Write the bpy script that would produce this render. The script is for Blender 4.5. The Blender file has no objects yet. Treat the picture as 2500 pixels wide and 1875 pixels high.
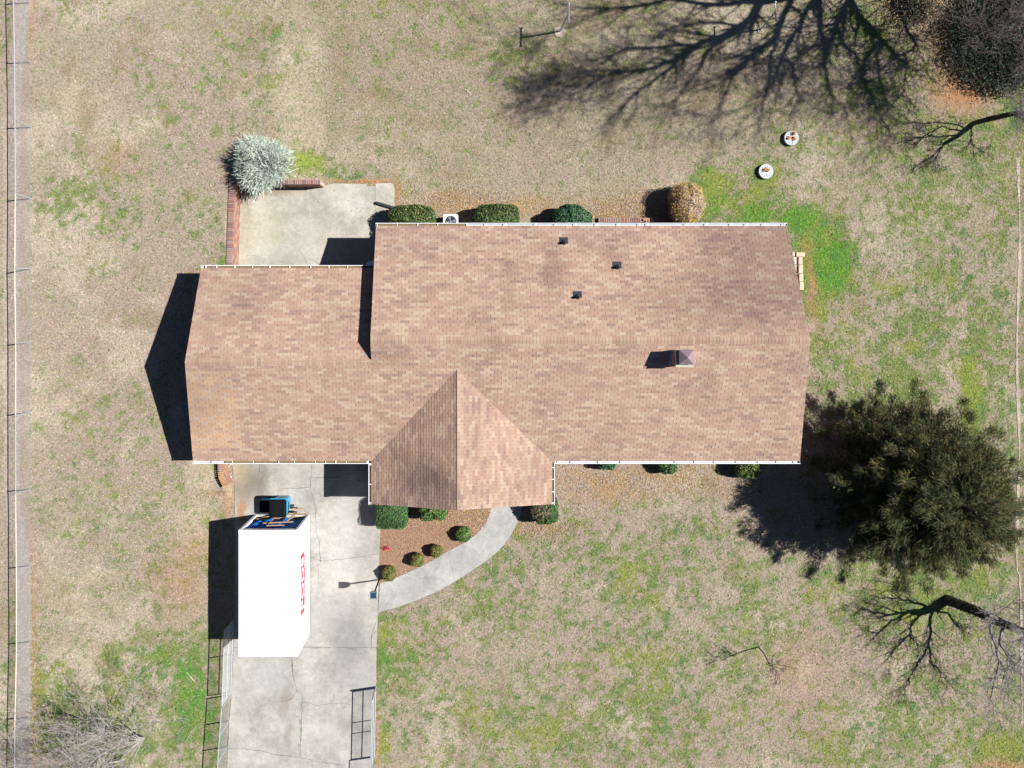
import bpy, bmesh, math, random
import numpy as np
from mathutils import Vector, Matrix
random.seed(7); rng = np.random.default_rng(11)
R = math.radians
SC = bpy.context.scene
COL = SC.collection

# ------------------------------------------------------------------ site units
# survey units: 52 per metre, origin top-left of the plot plan, (u right, v down)
PXM = 52.0; H = 35.0; NU, NV = 1180.0, 740.0          # drone height and the point right under it
def W(u, v, z=0.0): return Vector(((u-1250)/PXM, (937.5-v)/PXM, z))
def G(px, py, z=0.0):                                   # plan position of something seen at px,py at height z
    k = 1 - z/H
    return NU+(px-NU)*k, NV+(py-NV)*k
def P(px, py, z=0.0):
    u, v = G(px, py, z); return W(u, v, z)

# ------------------------------------------------------------------ camera, sky, sun
cam = bpy.data.cameras.new('camera'); co = bpy.data.objects.new('camera', cam); COL.objects.link(co)
co.location = ((NU-1250)/PXM, (937.5-NV)/PXM, H); co.rotation_euler = (0, 0, 0)
cam.sensor_width = 36; cam.sensor_fit = 'HORIZONTAL'
cam.lens = 36*(H*PXM)/2500.0
cam.shift_x = (1250-NU)/2500.0; cam.shift_y = -(937.5-NV)/2500.0
cam.clip_end = 2000; cam.clip_start = 0.5
SC.camera = co
EL = 47.0; AZ = 8.4                                     # sun to the right, a little up the plan
sd = Vector((math.cos(R(EL))*math.cos(R(AZ)), math.cos(R(EL))*math.sin(R(AZ)), math.sin(R(EL))))
w = bpy.data.worlds.new('World'); SC.world = w; w.use_nodes = True
nt = w.node_tree; bg = nt.nodes['Background']
sky = nt.nodes.new('ShaderNodeTexSky'); sky.sky_type = 'NISHITA'; sky.sun_disc = False
sky.air_density = .5; sky.dust_density = .2; sky.ozone_density = 4.0; sky.sun_elevation = R(EL); sky.sun_rotation = R(90-AZ)
nt.links.new(sky.outputs[0], bg.inputs[0]); bg.inputs[1].default_value = 0.05
sl = bpy.data.lights.new('sun', 'SUN'); sl.energy = 5.0; sl.angle = R(0.5); sl.color = (1.0, 0.968, 0.925)
so = bpy.data.objects.new('sun', sl); COL.objects.link(so); so.rotation_euler = sd.to_track_quat('Z', 'Y').to_euler()
so.location = (20, 5, 40)
SC.view_settings.view_transform = 'Standard'; SC.view_settings.look = 'None'
SC.view_settings.exposure = 0.86; SC.view_settings.gamma = 1.0; SC.view_settings.use_curve_mapping = False

# ------------------------------------------------------------------ materials
def newmat(name):
    m = bpy.data.materials.new(name); m.use_nodes = True
    b = m.node_tree.nodes['Principled BSDF']; b.inputs['Specular IOR Level'].default_value = 0.25
    return m, m.node_tree, b
def noise(nt, scale, detail=3.0, rough=.6, pos=None):
    n = nt.nodes.new('ShaderNodeTexNoise'); n.inputs['Scale'].default_value = scale
    n.inputs['Detail'].default_value = detail; n.inputs['Roughness'].default_value = rough
    if pos is None:
        g = nt.nodes.new('ShaderNodeNewGeometry'); pos = g.outputs['Position']
    nt.links.new(pos, n.inputs['Vector']); return n.outputs['Fac']
def mrange(nt, s, a, b, c, d):
    n = nt.nodes.new('ShaderNodeMapRange'); nt.links.new(s, n.inputs[0])
    for i, x in enumerate((a, b, c, d)): n.inputs[i+1].default_value = x
    return n.outputs[0]
def mix(nt, f, a, b, mode='MIX'):
    n = nt.nodes.new('ShaderNodeMix'); n.data_type = 'RGBA'; n.blend_type = mode
    for s, i in ((f, 0), (a, 6), (b, 7)):
        if isinstance(s, (int, float)): n.inputs[i].default_value = s
        elif isinstance(s, tuple): n.inputs[i].default_value = (*s, 1)
        else: nt.links.new(s, n.inputs[i])
    return n.outputs[2]
def scalec(nt, colr, f):                                # colour times scalar socket
    n = nt.nodes.new('ShaderNodeVectorMath'); n.operation = 'SCALE'
    if isinstance(colr, tuple): n.inputs[0].default_value = colr
    else: nt.links.new(colr, n.inputs[0])
    nt.links.new(f, n.inputs['Scale']); return n.outputs[0]
def bump(nt, b, fac, strength, dist):
    n = nt.nodes.new('ShaderNodeBump'); n.inputs['Strength'].default_value = strength
    n.inputs['Distance'].default_value = dist
    nt.links.new(fac, n.inputs['Height']); nt.links.new(n.outputs[0], b.inputs['Normal'])
def simple(name, c, rough=.7, var=.15, scale=6.0, metal=0.0, spec=.25, bmp=0.0):
    m, nt, b = newmat(name)
    f = noise(nt, scale, 4)
    nt.links.new(scalec(nt, c, mrange(nt, f, .3, .7, 1-var, 1+var)), b.inputs['Base Color'])
    b.inputs['Roughness'].default_value = rough; b.inputs['Metallic'].default_value = metal
    b.inputs['Specular IOR Level'].default_value = spec
    if bmp: bump(nt, b, noise(nt, scale*6, 3), bmp, .01)
    return m
def attr_mat(name, rough=.8, spec=.15, var=.25, scale=14.0, bmp=0, trans=0.0):
    m, nt, b = newmat(name)
    a = nt.nodes.new('ShaderNodeVertexColor'); a.layer_name = 'col'
    f = noise(nt, scale, 4, .7)
    nt.links.new(scalec(nt, a.outputs[0], mrange(nt, f, .3, .7, 1-var, 1+var)), b.inputs['Base Color'])
    b.inputs['Roughness'].default_value = rough; b.inputs['Specular IOR Level'].default_value = spec
    if bmp: bump(nt, b, f, bmp, .03)
    return m
def spots(nt, colr, lst, wob=.35, mode='MIX'):                       # stains with a ragged outline
    g = nt.nodes.new('ShaderNodeNewGeometry')
    nz = nt.nodes.new('ShaderNodeTexNoise'); nz.inputs['Scale'].default_value = 1.6; nz.inputs['Detail'].default_value = 5
    nz.inputs['Roughness'].default_value = .7
    nt.links.new(g.outputs['Position'], nz.inputs['Vector'])
    o = nt.nodes.new('ShaderNodeVectorMath'); o.operation = 'MULTIPLY_ADD'
    nt.links.new(nz.outputs['Color'], o.inputs[0]); o.inputs[1].default_value = (wob*2, wob*2, 0)
    nt.links.new(g.outputs['Position'], o.inputs[2])
    for (u, v, ru, rv, c, s) in lst:
        p = W(u, v)
        a = nt.nodes.new('ShaderNodeVectorMath'); a.operation = 'SUBTRACT'
        nt.links.new(o.outputs[0], a.inputs[0]); a.inputs[1].default_value = (p.x+wob, p.y+wob, 0)
        q = nt.nodes.new('ShaderNodeVectorMath'); q.operation = 'MULTIPLY'
        nt.links.new(a.outputs[0], q.inputs[0]); q.inputs[1].default_value = (PXM/ru, PXM/rv, 0)
        l = nt.nodes.new('ShaderNodeVectorMath'); l.operation = 'LENGTH'; nt.links.new(q.outputs[0], l.inputs[0])
        f = mrange(nt, l.outputs['Value'], .45, 1.15, s, 0)
        colr = mix(nt, f, colr, c, mode)
    return colr
def concrete(name, base, lst, speck=.12):
    m, nt, b = newmat(name)
    c = scalec(nt, base, mrange(nt, noise(nt, .7, 6, .72), .32, .68, .68, 1.20))
    c = spots(nt, c, lst)
    c = scalec(nt, c, mrange(nt, noise(nt, 4.2, 6, .8), .3, .7, .84, 1.14))
    c = scalec(nt, c, mrange(nt, noise(nt, 26, 2, .8), .25, .75, 1-speck, 1+speck))
    nt.links.new(c, b.inputs['Base Color']); b.inputs['Roughness'].default_value = .9
    bump(nt, b, noise(nt, 30, 2), .25, .01)
    return m

WHITE = simple('white_enamel', (.80, .82, .84), .35, .03, 3)
CONT = simple('white_corrugated_steel', (.82, .84, .86), .4, .03, 2)
GUT = simple('gutter_paint', (.42, .44, .48), .4, .06, 5)
GALV = simple('galvanised_steel', (.46, .48, .51), .4, .12, 20, metal=.4)
WIRE = simple('fence_wire', (.55, .56, .58), .5, .1, 20, metal=.3)
RUSTY = simple('faded_rail_paint', (.62, .50, .44), .6, .25, 8)
BLACKP = simple('black_plastic', (.006, .007, .009), .8, .2, 8, spec=.08)
DKPIPE = simple('dark_pipe', (.03, .035, .045), .5, .15, 8)
CYAN = simple('blue_plastic', (.015, .30, .50), .4, .1, 6, spec=.4)
TARP = simple('blue_cloth', (.01, .16, .55), .7, .5, 3, bmp=.3)
WOOD = simple('bare_timber', (.33, .22, .12), .75, .2, 9)
PINK = simple('faded_small_print', (.50, .12, .18), .5, .05, 5)
RED = simple('red_print', (.62, .03, .035), .5, .05, 5)
DGREY = simple('grey_print', (.16, .18, .22), .5, .05, 5)
PALEGREY = simple('rib_shade_and_fittings', (.60, .63, .68), .5, .05, 5)  # grey for brackets and rivets, also for the painted rib shading
RUBBER = simple('rubber', (.03, .03, .03), .8, .1, 9)
WALLB = simple('wall_brick_face', (.27, .12, .08), .9, .3, 12)
SOFF = simple('fascia_paint', (.62, .60, .58), .6, .1, 4)
DECK = simple('roof_underlay', (.10, .07, .055), .95, .15, 6)
MORTAR = simple('mortar', (.46, .40, .36), .95, .15, 20)
CREAM = simple('cream_block', (.50, .40, .29), .85, .1, 6, bmp=.2)
BARK = simple('dark_bark', (.055, .042, .035), .95, .35, 9)
BARKG = simple('pale_grey_bark', (.27, .245, .23), .9, .3, 9)
BARKP = simple('purple_brown_twigs', (.15, .125, .12), .9, .35, 9)
LEAD = simple('chimney_cap_metal', (.21, .15, .17), .5, .15, 5, metal=.3)
STONE = simple('chimney_crown_stone', (.36, .35, .30), .9, .35, 25)
CRACK = simple('crack_dirt', (.10, .09, .075), 1, .3, 9)
CRACKL = simple('hairline_crack', (.22, .205, .175), 1, .3, 9)
WEED = simple('weeds', (.05, .11, .03), .9, .4, 20)
GUNK = simple('leaf_gunk', (.17, .115, .065), .95, .4, 25)
LEAFM = attr_mat('leaves', .6, .3, .15, 8)
NEEDLE = attr_mat('cedar_needles', .8, .1, .3, 3)
GRASSM = attr_mat('grass_blades', .9, .08, .15, 5)
LAWNM = attr_mat('lawn_soil', .95, .05, .38, 9, bmp=.5)
BRICKS = [simple('brick_%s' % n, c, .9, .2, 18) for n, c in (('rose', (.34, .18, .13)), ('plum', (.22, .125, .115)), ('tan', (.42, .25, .18)), ('grey', (.27, .20, .18)))]
PAV = simple('pale_paver', (.45, .43, .38), .9, .15, 12)
ORNG = simple('ochre_brick', (.40, .23, .12), .9, .25, 12)
DEADLEAF = simple('dried_leaf', (.48, .23, .09), .7, .3, 16)

# roof shingle colours
def shingle_mat(name, c):
    m, nt, b = newmat(name)
    x = scalec(nt, c, mrange(nt, noise(nt, 22, 2, .8), .25, .75, .86, 1.14))
    st = mrange(nt, noise(nt, .42, 6, .66), .47, .68, 0, .75)
    x = mix(nt, st, x, (.68, .68, .72), 'MULTIPLY')
    D = (.62, .62, .66)
    x = spots(nt, x, [(1800, 650, 200, 150, D, .75), (1690, 745, 260, 70, D, .5), (1010, 600, 150, 60, (.8, .8, .88), .5), (1335, 660, 26, 90, D, .6), (1230, 690, 16, 90, D, .35),
                      (1030, 1110, 60, 50, D, .8), (1085, 1145, 60, 60, D, .7), (600, 760, 120, 50, (.75, .75, .8), .4), (1440, 590, 90, 60, (.75, .75, .8), .6), (680, 700, 60, 90, (.75, .75, .8), .4)], .8, 'MULTIPLY')
    nt.links.new(x, b.inputs['Base Color']); b.inputs['Roughness'].default_value = .95; b.inputs['Specular IOR Level'].default_value = .1
    return m
SHC = [(.335, .230, .172), (.298, .196, .156), (.372, .278, .208), (.262, .174, .144), (.318, .208, .156), (.345, .245, .184),
       (.39, .266, .175), (.37, .240, .158)]
SHM = [shingle_mat('shingle_%s' % n, c) for n, c in zip(('tan', 'rose', 'beige', 'umber', 'clay', 'sand', 'honey', 'amber'), SHC)]

# ------------------------------------------------------------------ mesh builders
def tag(o, label=None, cat=None, group=None, kind=None):
    if label: o['label'] = label
    if cat: o['category'] = cat
    if group: o['group'] = group
    if kind: o['kind'] = kind
    return o
def link(name, me, parent=None):
    o = bpy.data.objects.new(name, me); COL.objects.link(o)
    if parent is not None:
        o.parent = parent; o.matrix_parent_inverse = Matrix.Translation(-parent.location) if parent.get('_abs', True) else Matrix()
    return o
def empty(name, loc, label=None, cat=None, group=None, kind=None):
    o = bpy.data.objects.new(name, None); COL.objects.link(o); o.location = loc; o.empty_display_size = .3
    tag(o, label, cat, group, kind); return o
class MB:
    def __init__(s): s.v = []; s.f = []; s.m = []
    def add(s, vs, fs, mi=0):
        n = len(s.v); s.v.extend([tuple(v) for v in vs]); s.f.extend([tuple(i+n for i in f) for f in fs]); s.m.extend([mi]*len(fs)); return s
    def box(s, c, size, ax=None, mi=0):
        c = Vector(c); ax = ax or (Vector((1, 0, 0)), Vector((0, 1, 0)), Vector((0, 0, 1)))
        e = [ax[i]*size[i]*.5 for i in range(3)]
        vs = [c+e[0]*i+e[1]*j+e[2]*k for k in (-1, 1) for j in (-1, 1) for i in (-1, 1)]
        return s.add(vs, [(0, 2, 3, 1), (4, 5, 7, 6), (0, 1, 5, 4), (2, 6, 7, 3), (0, 4, 6, 2), (1, 3, 7, 5)], mi)
    def tube(s, pts, rad, n=6, mi=0, cap=True):
        pts = [Vector(p) for p in pts]
        if not isinstance(rad, (list, tuple)): rad = [rad]*len(pts)
        b0 = len(s.v); up = None
        for i, p in enumerate(pts):
            d = (pts[min(i+1, len(pts)-1)]-pts[max(i-1, 0)])
            if d.length < 1e-9: d = Vector((0, 0, 1))
            d.normalize()
            if up is None: up = Vector((0, 0, 1)) if abs(d.z) < .9 else Vector((1, 0, 0))
            a = d.cross(up)
            if a.length < 1e-6: a = d.orthogonal()
            a.normalize(); up = a.cross(d); b = up
            for k in range(n):
                t = 2*math.pi*k/n; q = p+(a*math.cos(t)+b*math.sin(t))*rad[i]; s.v.append(tuple(q))
        for i in range(len(pts)-1):
            for k in range(n):
                k2 = (k+1) % n
                s.f.append((b0+i*n+k, b0+i*n+k2, b0+(i+1)*n+k2, b0+(i+1)*n+k)); s.m.append(mi)
        if cap and n > 2:
            s.f.append(tuple(b0+k for k in range(n))[::-1]); s.f.append(tuple(b0+(len(pts)-1)*n+k for k in range(n))); s.m += [mi, mi]
        return s
    def prism(s, pts, z0, z1, mi=0):                     # pts: list of (x,y) ; z1 may be a list
        n = len(pts)
        zt = z1 if isinstance(z1, (list, tuple)) else [z1]*n
        vs = [(p[0], p[1], z0) for p in pts]+[(p[0], p[1], zt[i]) for i, p in enumerate(pts)]
        ar = sum(pts[i][0]*pts[(i+1) % n][1]-pts[(i+1) % n][0]*pts[i][1] for i in range(n))
        fs = [tuple(range(n))[::-1], tuple(range(n, 2*n))]+[(i, (i+1) % n, n+(i+1) % n, n+i) for i in range(n)]
        if ar < 0: fs = [f[::-1] for f in fs]
        return s.add(vs, fs, mi)
    def lathe(s, c, prof, n=20, mi=0):
        c = Vector(c); b0 = len(s.v)
        for r, z in prof:
            for k in range(n):
                t = 2*math.pi*k/n; s.v.append((c.x+r*math.cos(t), c.y+r*math.sin(t), c.z+z))
        for i in range(len(prof)-1):
            for k in range(n):
                s.f.append((b0+i*n+k, b0+i*n+(k+1) % n, b0+(i+1)*n+(k+1) % n, b0+(i+1)*n+k)); s.m.append(mi)
        s.f.append(tuple(b0+k for k in range(n))[::-1]); s.f.append(tuple(b0+(len(prof)-1)*n+k for k in range(n))); s.m += [mi, mi]
        return s
    def mesh(s, name, mats, smooth=False):
        me = bpy.data.meshes.new(name); me.from_pydata(s.v, [], s.f)
        for m in (mats if isinstance(mats, (list, tuple)) else [mats]): me.materials.append(m)
        me.polygons.foreach_set('material_index', s.m)
        if smooth: me.polygons.foreach_set('use_smooth', [True]*len(s.f))
        me.update(); return me
    def build(s, name, mats, parent=None, smooth=False, bevel=0):
        o = link(name, s.mesh(name, mats, smooth), parent)
        if bevel:
            md = o.modifiers.new('bevel', 'BEVEL'); md.width = bevel; md.segments = 2; md.limit_method = 'ANGLE'
        return o
def npmesh(name, verts, faces, cols, mat):              # faces Mx3 or Mx4, per-vertex colours
    me = bpy.data.meshes.new(name); nv = len(verts); nf, k = faces.shape
    me.vertices.add(nv); me.vertices.foreach_set('co', np.asarray(verts, np.float32).ravel())
    me.loops.add(nf*k); me.loops.foreach_set('vertex_index', faces.astype(np.int32).ravel())
    me.polygons.add(nf); me.polygons.foreach_set('loop_start', np.arange(0, nf*k, k, dtype=np.int32))
    me.update(calc_edges=True)
    if cols is not None:
        a = me.color_attributes.new('col', 'FLOAT_COLOR', 'POINT')
        c = np.ones((nv, 4), np.float32); c[:, :3] = cols; a.data.foreach_set('color', c.ravel())
    me.materials.append(mat); me.validate(); return me

# ------------------------------------------------------------------ noise helpers
_lat = rng.random((256, 256))
def vnoise(x, y):
    xi = np.floor(x).astype(int); yi = np.floor(y).astype(int); fx = x-xi; fy = y-yi
    fx = fx*fx*(3-2*fx); fy = fy*fy*(3-2*fy)
    a = _lat[yi % 256, xi % 256]; b = _lat[yi % 256, (xi+1) % 256]; c = _lat[(yi+1) % 256, xi % 256]; d = _lat[(yi+1) % 256, (xi+1) % 256]
    return (a*(1-fx)+b*fx)*(1-fy)+(c*(1-fx)+d*fx)*fy
def fbm(u, v, s, o=4, g=.55, off=0):
    t = 0; a = 1; n = 0
    for i in range(o):
        t = t+a*vnoise(u/s+37.7*i+off, v/s+91.3*i+off); n += a; a *= g; s /= 2.03
    return t/n
def sm(x, a, b):
    t = np.clip((x-a)/(b-a), 0, 1); return t*t*(3-2*t)
def inpoly(u, v, poly):
    r = np.zeros(np.shape(u), bool); n = len(poly)
    for i in range(n):
        x1, y1 = poly[i]; x2, y2 = poly[(i+1) % n]
        if y1 == y2: continue
        c = ((y1 > v) != (y2 > v)) & (u < (x2-x1)*(v-y1)/(y2-y1)+x1); r ^= c
    return r

# ------------------------------------------------------------------ terrain
WALLX = 583.0
def terr(u, v):
    u = np.asarray(u, float); v = np.asarray(v, float)
    up = sm(v, -120, 380)
    north = (1-sm(u, 660, 800))
    side = np.where(u < WALLX-4-(v-450)*.04, 1.0, 0.0)
    wn = np.where(v < 452, north, side)
    wn = np.where((v > 1080), np.where(u < 553, 1.0, 0.0), wn)
    low = (1-sm(v, 1165, 1420))*(1-sm(u, 400, 556)*sm(v, 1170, 1250))*np.where(u < 560, 1.0, 0.0)
    wn = np.where(v > 1176, low/np.maximum(1e-6, 1.0), wn)
    z = .9*up*wn*(1-.5*sm(u, 470, 540)*sm(v, 1040, 1100))
    return z+.03*(fbm(u, v, 300, 2)-.5)*sm(v, -200, -100)
def tz(u, v): return float(terr(np.array([u]), np.array([v]))[0])
def PG(px, py, dz=0.0):                                  # point on the terrain seen at px,py
    z = 0
    for _ in range(3):
        u, v = G(px, py, z+dz); z = tz(u, v)
    return W(u, v, z+dz)

# plan outlines
WALK_IN = [(927.3, 1423.8), (966.6, 1410.2), (1012.7, 1389.9), (1053.4, 1369.5), (1094.1, 1345.1), (1134.8, 1323.4), (1158, 1308), (1174, 1293), (1188, 1273), (1197, 1250), (1202, 1225), (1204, 1180)]
WALK_OUT = [(923.2, 1494.3), (966.6, 1483.4), (1018.2, 1464.4), (1067, 1444.1), (1110.4, 1419.7), (1156.5, 1389.9), (1202.6, 1357.3), (1220, 1341), (1240, 1317), (1255, 1292), (1267, 1265), (1275, 1235), (1279, 1180)]
DRIVE = [(566, 1080), (566, 1125), (572, 1170), (573.5, 1208), (574, 1301), (573.5, 1500), (571, 1565), (565.5, 1692), (560, 1760), (554, 1880), (552, 1960), (902, 1960), (908, 1880), (914, 1760), (918, 1676), (919, 1584), (922.5, 1493), (924, 1423), (929, 1286), (931, 1200), (931, 1080)]
PATIO = [(589, 458), (680, 459), (787, 457), (800, 451), (815, 448), (894, 449), (897, 455), (915, 454), (918, 448), (955, 447), (961, 451), (963, 462), (963, 600), (963, 700), (578, 700), (581, 650)]
BED = [(931, 1150), (929, 1286), (924, 1424), (927.3, 1424)]+WALK_IN[1:]
HOUSE = [(575, 675), (955, 675), (955, 580), (1850, 580), (1870, 1080), (540, 1080)]
SOLID = [DRIVE, PATIO, BED, HOUSE, WALK_IN+WALK_OUT[::-1]]

# ------------------------------------------------------------------ lawn colour
GREENS = [(1725, 440, 50, 45, .75), (1800, 500, 90, 55, .55), (1880, 520, 90, 45, .65), (1930, 560, 45, 50, .75), (2015, 640, 72, 95, 1.6), (1950, 540, 60, 40, 1.4), (2000, 580, 50, 40, 1.2), (1740, 480, 50, 60, 1.1), (1850, 515, 60, 40, 1.0), (2060, 610, 55, 60, .75),
          (1995, 730, 32, 90, .7), (2000, 820, 60, 70, .45), (2030, 880, 70, 90, .4), (1860, 470, 60, 40, .5), (2250, 560, 150, 250, .28), (2200, 900, 160, 150, .30),
          (2370, 960, 28, 150, .85), (2250, 1480, 120, 90, .4), (2450, 500, 30, 200, .35), (2440, 1000, 40, 200, .3), (1500, 1360, 220, 90, .28), (1180, 1450, 150, 90, .32), (990, 1600, 100, 110, .45),
          (940, 1600, 24, 120, .7), (936, 1800, 20, 90, .6), (1010, 1520, 80, 60, .45), (1400, 1290, 90, 40, .35), (1590, 1440, 30, 30, .5), (1850, 1500, 60, 60, .4),
          (2080, 1420, 120, 60, .35), (2350, 1420, 80, 70, .5), (1700, 1700, 250, 120, .14), (1200, 1750, 220, 100, .20), (470, 1700, 70, 170, .85), (380, 1620, 130, 90, .55), (520, 1800, 40, 120, .7),
          (130, 1680, 70, 90, .5), (250, 1780, 140, 100, .45), (350, 1450, 120, 80, .2), (760, 405, 45, 28, .8), (820, 430, 60, 20, .5), (930, 330, 60, 50, .35), (700, 380, 40, 40, .4),
          (1240, 150, 60, 60, .3), (2100, 60, 60, 60, .4), (2350, 330, 150, 60, .35), (2480, 270, 40, 60, .6), (1870, 420, 50, 50, .65), (1930, 350, 60, 40, .35), (2400, 420, 100, 60, .3), (500, 520, 50, 120, .25),
          (560, 640, 20, 40, .6), (180, 480, 60, 60, .2), (600, 90, 100, 40, .15), (2450, 1820, 50, 40, .6), (1300, 1310, 90, 30, .3), (2330, 650, 40, 100, .3), (1700, 1300, 120, 60, .2)]
LITTER = [(1480, 1180, 130, 50, .7), (1330, 1290, 60, 20, .6), (1640, 1170, 130, 35, .5), (1240, 505, 260, 26, .75), (1600, 500, 110, 30, .6), (1500, 525, 110, 20, .6), (1100, 490, 60, 25, .4)]
CLAY = [(2350, 215, 62, 46, 1.5), (2310, 170, 40, 30, .5), (2290, 100, 40, 50, .4), (560, 1225, 16, 50, .5), (540, 1200, 30, 20, .35), (1985, 690, 12, 100, .7), (1975, 610, 14, 30, .5), (870, 443, 90, 5, .9), (968, 470, 5, 40, .9), (620, 430, 40, 10, .5),
        (450, 1420, 70, 80, .3), (230, 260, 60, 40, .12), (320, 390, 60, 40, .2), (1960, 1650, 80, 80, .2), (480, 1340, 70, 60, .25), (2450, 1870, 60, 12, .7), (920, 1740, 6, 120, .7), (563, 1580, 6, 200, .5)]
def gsum(u, v, lst, cap=1.0):
    t = np.zeros(np.shape(u))
    for (a, b, ra, rb, s) in lst: t = np.maximum(t, s*np.exp(-(((u-a)/ra)**2+((v-b)/rb)**2)))
    return t
YEL = [(2370, 960, 28, 150, 1), (936, 1800, 20, 90, .8), (760, 405, 40, 25, .8), (1880, 440, 60, 30, .7), (2020, 640, 30, 60, .5), (2450, 1830, 50, 30, .9), (130, 1680, 40, 90, .7)]
def lawn_col(u, v, blade=False):
    u = np.asarray(u, float); v = np.asarray(v, float)
    wu = u+40*(fbm(u, v, 90, 3, off=5)-.5); wv = v+40*(fbm(u, v, 90, 3, off=9)-.5)
    g = gsum(wu, wv, GREENS)+.11+.13*sm(v, 1200, 1400)*sm(u, 900, 1000)+.14*sm(u, 1900, 2200)
    big = fbm(u, v, 260, 4, off=3); med = fbm(u, v, 42, 3, .6, off=12); fine = fbm(u, v, 13, 2, .7, off=22)
    gm = sm(g*1.3+(big-.5)*.9+(med-.5)*.8+(fine-.5)*1.5, .12, 1.08)
    lush = sm(gsum(wu, wv, GREENS)+(fine-.5)*.7, .45, 1.0)
    dry = np.stack([.282+0*u, .238+0*u, .180+0*u], -1)
    pink = np.array([.290, .225, .188]); pale = np.array([.37, .315, .245]); brown = np.array([.23, .18, .115])
    t1 = sm(fbm(u, v, 180, 4, off=31), .42, .66)[..., None]; dry = dry*(1-t1*.7)+pink*t1*.7
    t2 = sm(fbm(u, v, 110, 4, off=47)+.10*sm(u, 900, 100)-.05, .52, .72)[..., None]; dry = dry*(1-t2*.75)+pale*t2*.75
    t3 = sm(fbm(u, v, 60, 4, off=61)+.12*sm(v, 500, 50)*sm(u, 500, 900), .60, .78)[..., None]; dry = dry*(1-t3*.6)+brown*t3*.6
    nn = (.26*sm(v, 620, 250)*sm(u, 350, 900)+.08*sm(u, 1700, 2300))[..., None]; dry = dry*(1-nn)+np.array([.20, .165, .105])*nn
    gr = np.stack([.100+.05*med-.040*lush, .150+.03*med+.024*lush, .030+.03*fine-.020*lush], -1)
    tq = (sm(fbm(u, v, 24, 3, off=88), .52, .70)*.4*(1-lush*.6))[..., None]; gr = gr*(1-tq)+np.array([.045, .125, .055])*tq
    yel = sm(fbm(u, v, 70, 3, off=77)+.4*gsum(u, v, YEL), .54, .76)[..., None]*.6
    gr = gr*(1-yel)+np.array([.20, .215, .045])*yel
    if blade: gm = np.where(rng.random(np.shape(u)) < gm*.95+.03, .92, .05)
    c = dry*(1-gm[..., None])+gr*gm[..., None]
    lt = (gsum(wu, wv, LITTER)*sm(fine+med, .7, 1.2))[..., None]; c = c*(1-lt)+np.array([.36, .22, .11])*lt
    cl = np.clip(gsum(wu, wv, CLAY)*(.6+med), 0, 1)
    fl = np.exp(-((u-84-6*(med-.5))/7)**2)*.5*(.3+fine); cl = np.maximum(cl, np.where(u < 120, np.clip(fl, 0, 1), 0))
    c = c*(1-cl[..., None])+np.array([.34, .18, .095])*cl[..., None]
    und = np.where((u > 40) & (u < 78), .6, 0)[..., None]; c = c*(1-und)+np.array([.36, .30, .265])*und
    lf = (sm(u, 2496, 2506)*.8)[..., None]; c = c*(1-lf)+np.array([.17, .11, .07])*lf
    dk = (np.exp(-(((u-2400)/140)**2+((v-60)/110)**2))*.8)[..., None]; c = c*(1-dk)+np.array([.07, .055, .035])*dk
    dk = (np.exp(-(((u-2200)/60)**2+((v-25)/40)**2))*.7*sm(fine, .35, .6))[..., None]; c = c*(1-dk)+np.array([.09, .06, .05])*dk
    return np.clip(c, .01, .8)

# ------------------------------------------------------------------ ground sheet
def axis(a, b, step, far):
    mid = list(np.arange(a, b, step)); lo = []; x = a; d = step
    while x > -far: d *= 1.5; x -= d; lo.append(x)
    hi = []; x = mid[-1]; d = step
    while x < far: d *= 1.5; x += d; hi.append(x)
    return np.array(lo[::-1]+mid+hi)
ua = axis(-120, 2640, 6.0, 30000); va = axis(-120, 2010, 6.0, 30000)
UU, VV = np.meshgrid(ua, va)
ZZ = terr(UU, VV)
for poly in (DRIVE, BED, WALK_IN+WALK_OUT[::-1], PATIO): ZZ = np.where(inpoly(UU, VV, poly), np.minimum(ZZ, 0)-.03, ZZ)
ZZ = np.where((UU > 1468) & (UU < 1636) & (VV > 543) & (VV < 590), -1.1, ZZ)
gv = np.stack([(UU.ravel()-1250)/PXM, (937.5-VV.ravel())/PXM, ZZ.ravel()], -1)
nu, nv = len(ua), len(va)
ii = (np.arange(nv-1)[:, None]*nu+np.arange(nu-1)[None, :]).ravel()
gf = np.stack([ii+nu, ii+nu+1, ii+1, ii], -1)
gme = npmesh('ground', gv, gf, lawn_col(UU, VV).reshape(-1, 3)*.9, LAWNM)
gme.polygons.foreach_set('use_smooth', [True]*len(gme.polygons))
tag(link('ground', gme), kind='structure')

# grass blades
def excluded(u, v, pad=0):
    r = np.zeros(len(u), bool)
    for p in SOLID[:1]+SOLID[1:2]+SOLID[2:3]+SOLID[3:4]+SOLID[4:]: r |= inpoly(u, v, p)
    r |= (u > 1462) & (u < 1640) & (v > 534) & (v < 600)
    r |= (u > 560) & (u < 592) & (v > 440) & (v < 700)
    return r
NB = 420000
bu = rng.uniform(-60, 2560, NB); bv = rng.uniform(-60, 1935, NB)
k = ~excluded(bu, bv); bu = bu[k]; bv = bv[k]; NB = len(bu)
bc = lawn_col(bu, bv, True); grn = np.clip((bc[:, 1]-bc[:, 0])*18+.5, 0, 1)
bc = bc*rng.normal(1.10, .25, NB).clip(.45, 1.7)[:, None]*(1+rng.normal(0, .05, (NB, 3)))
th = rng.uniform(0, 2*math.pi, NB); ln = rng.uniform(.05, .12, NB)*(1+.3*grn); wd = rng.uniform(.010, .022, NB)*(1+.5*grn); hh = rng.uniform(.01, .055, NB)
bx = (bu-1250)/PXM; by = (937.5-bv)/PXM; bz = terr(bu, bv)
dx, dy = np.cos(th), np.sin(th)
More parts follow.
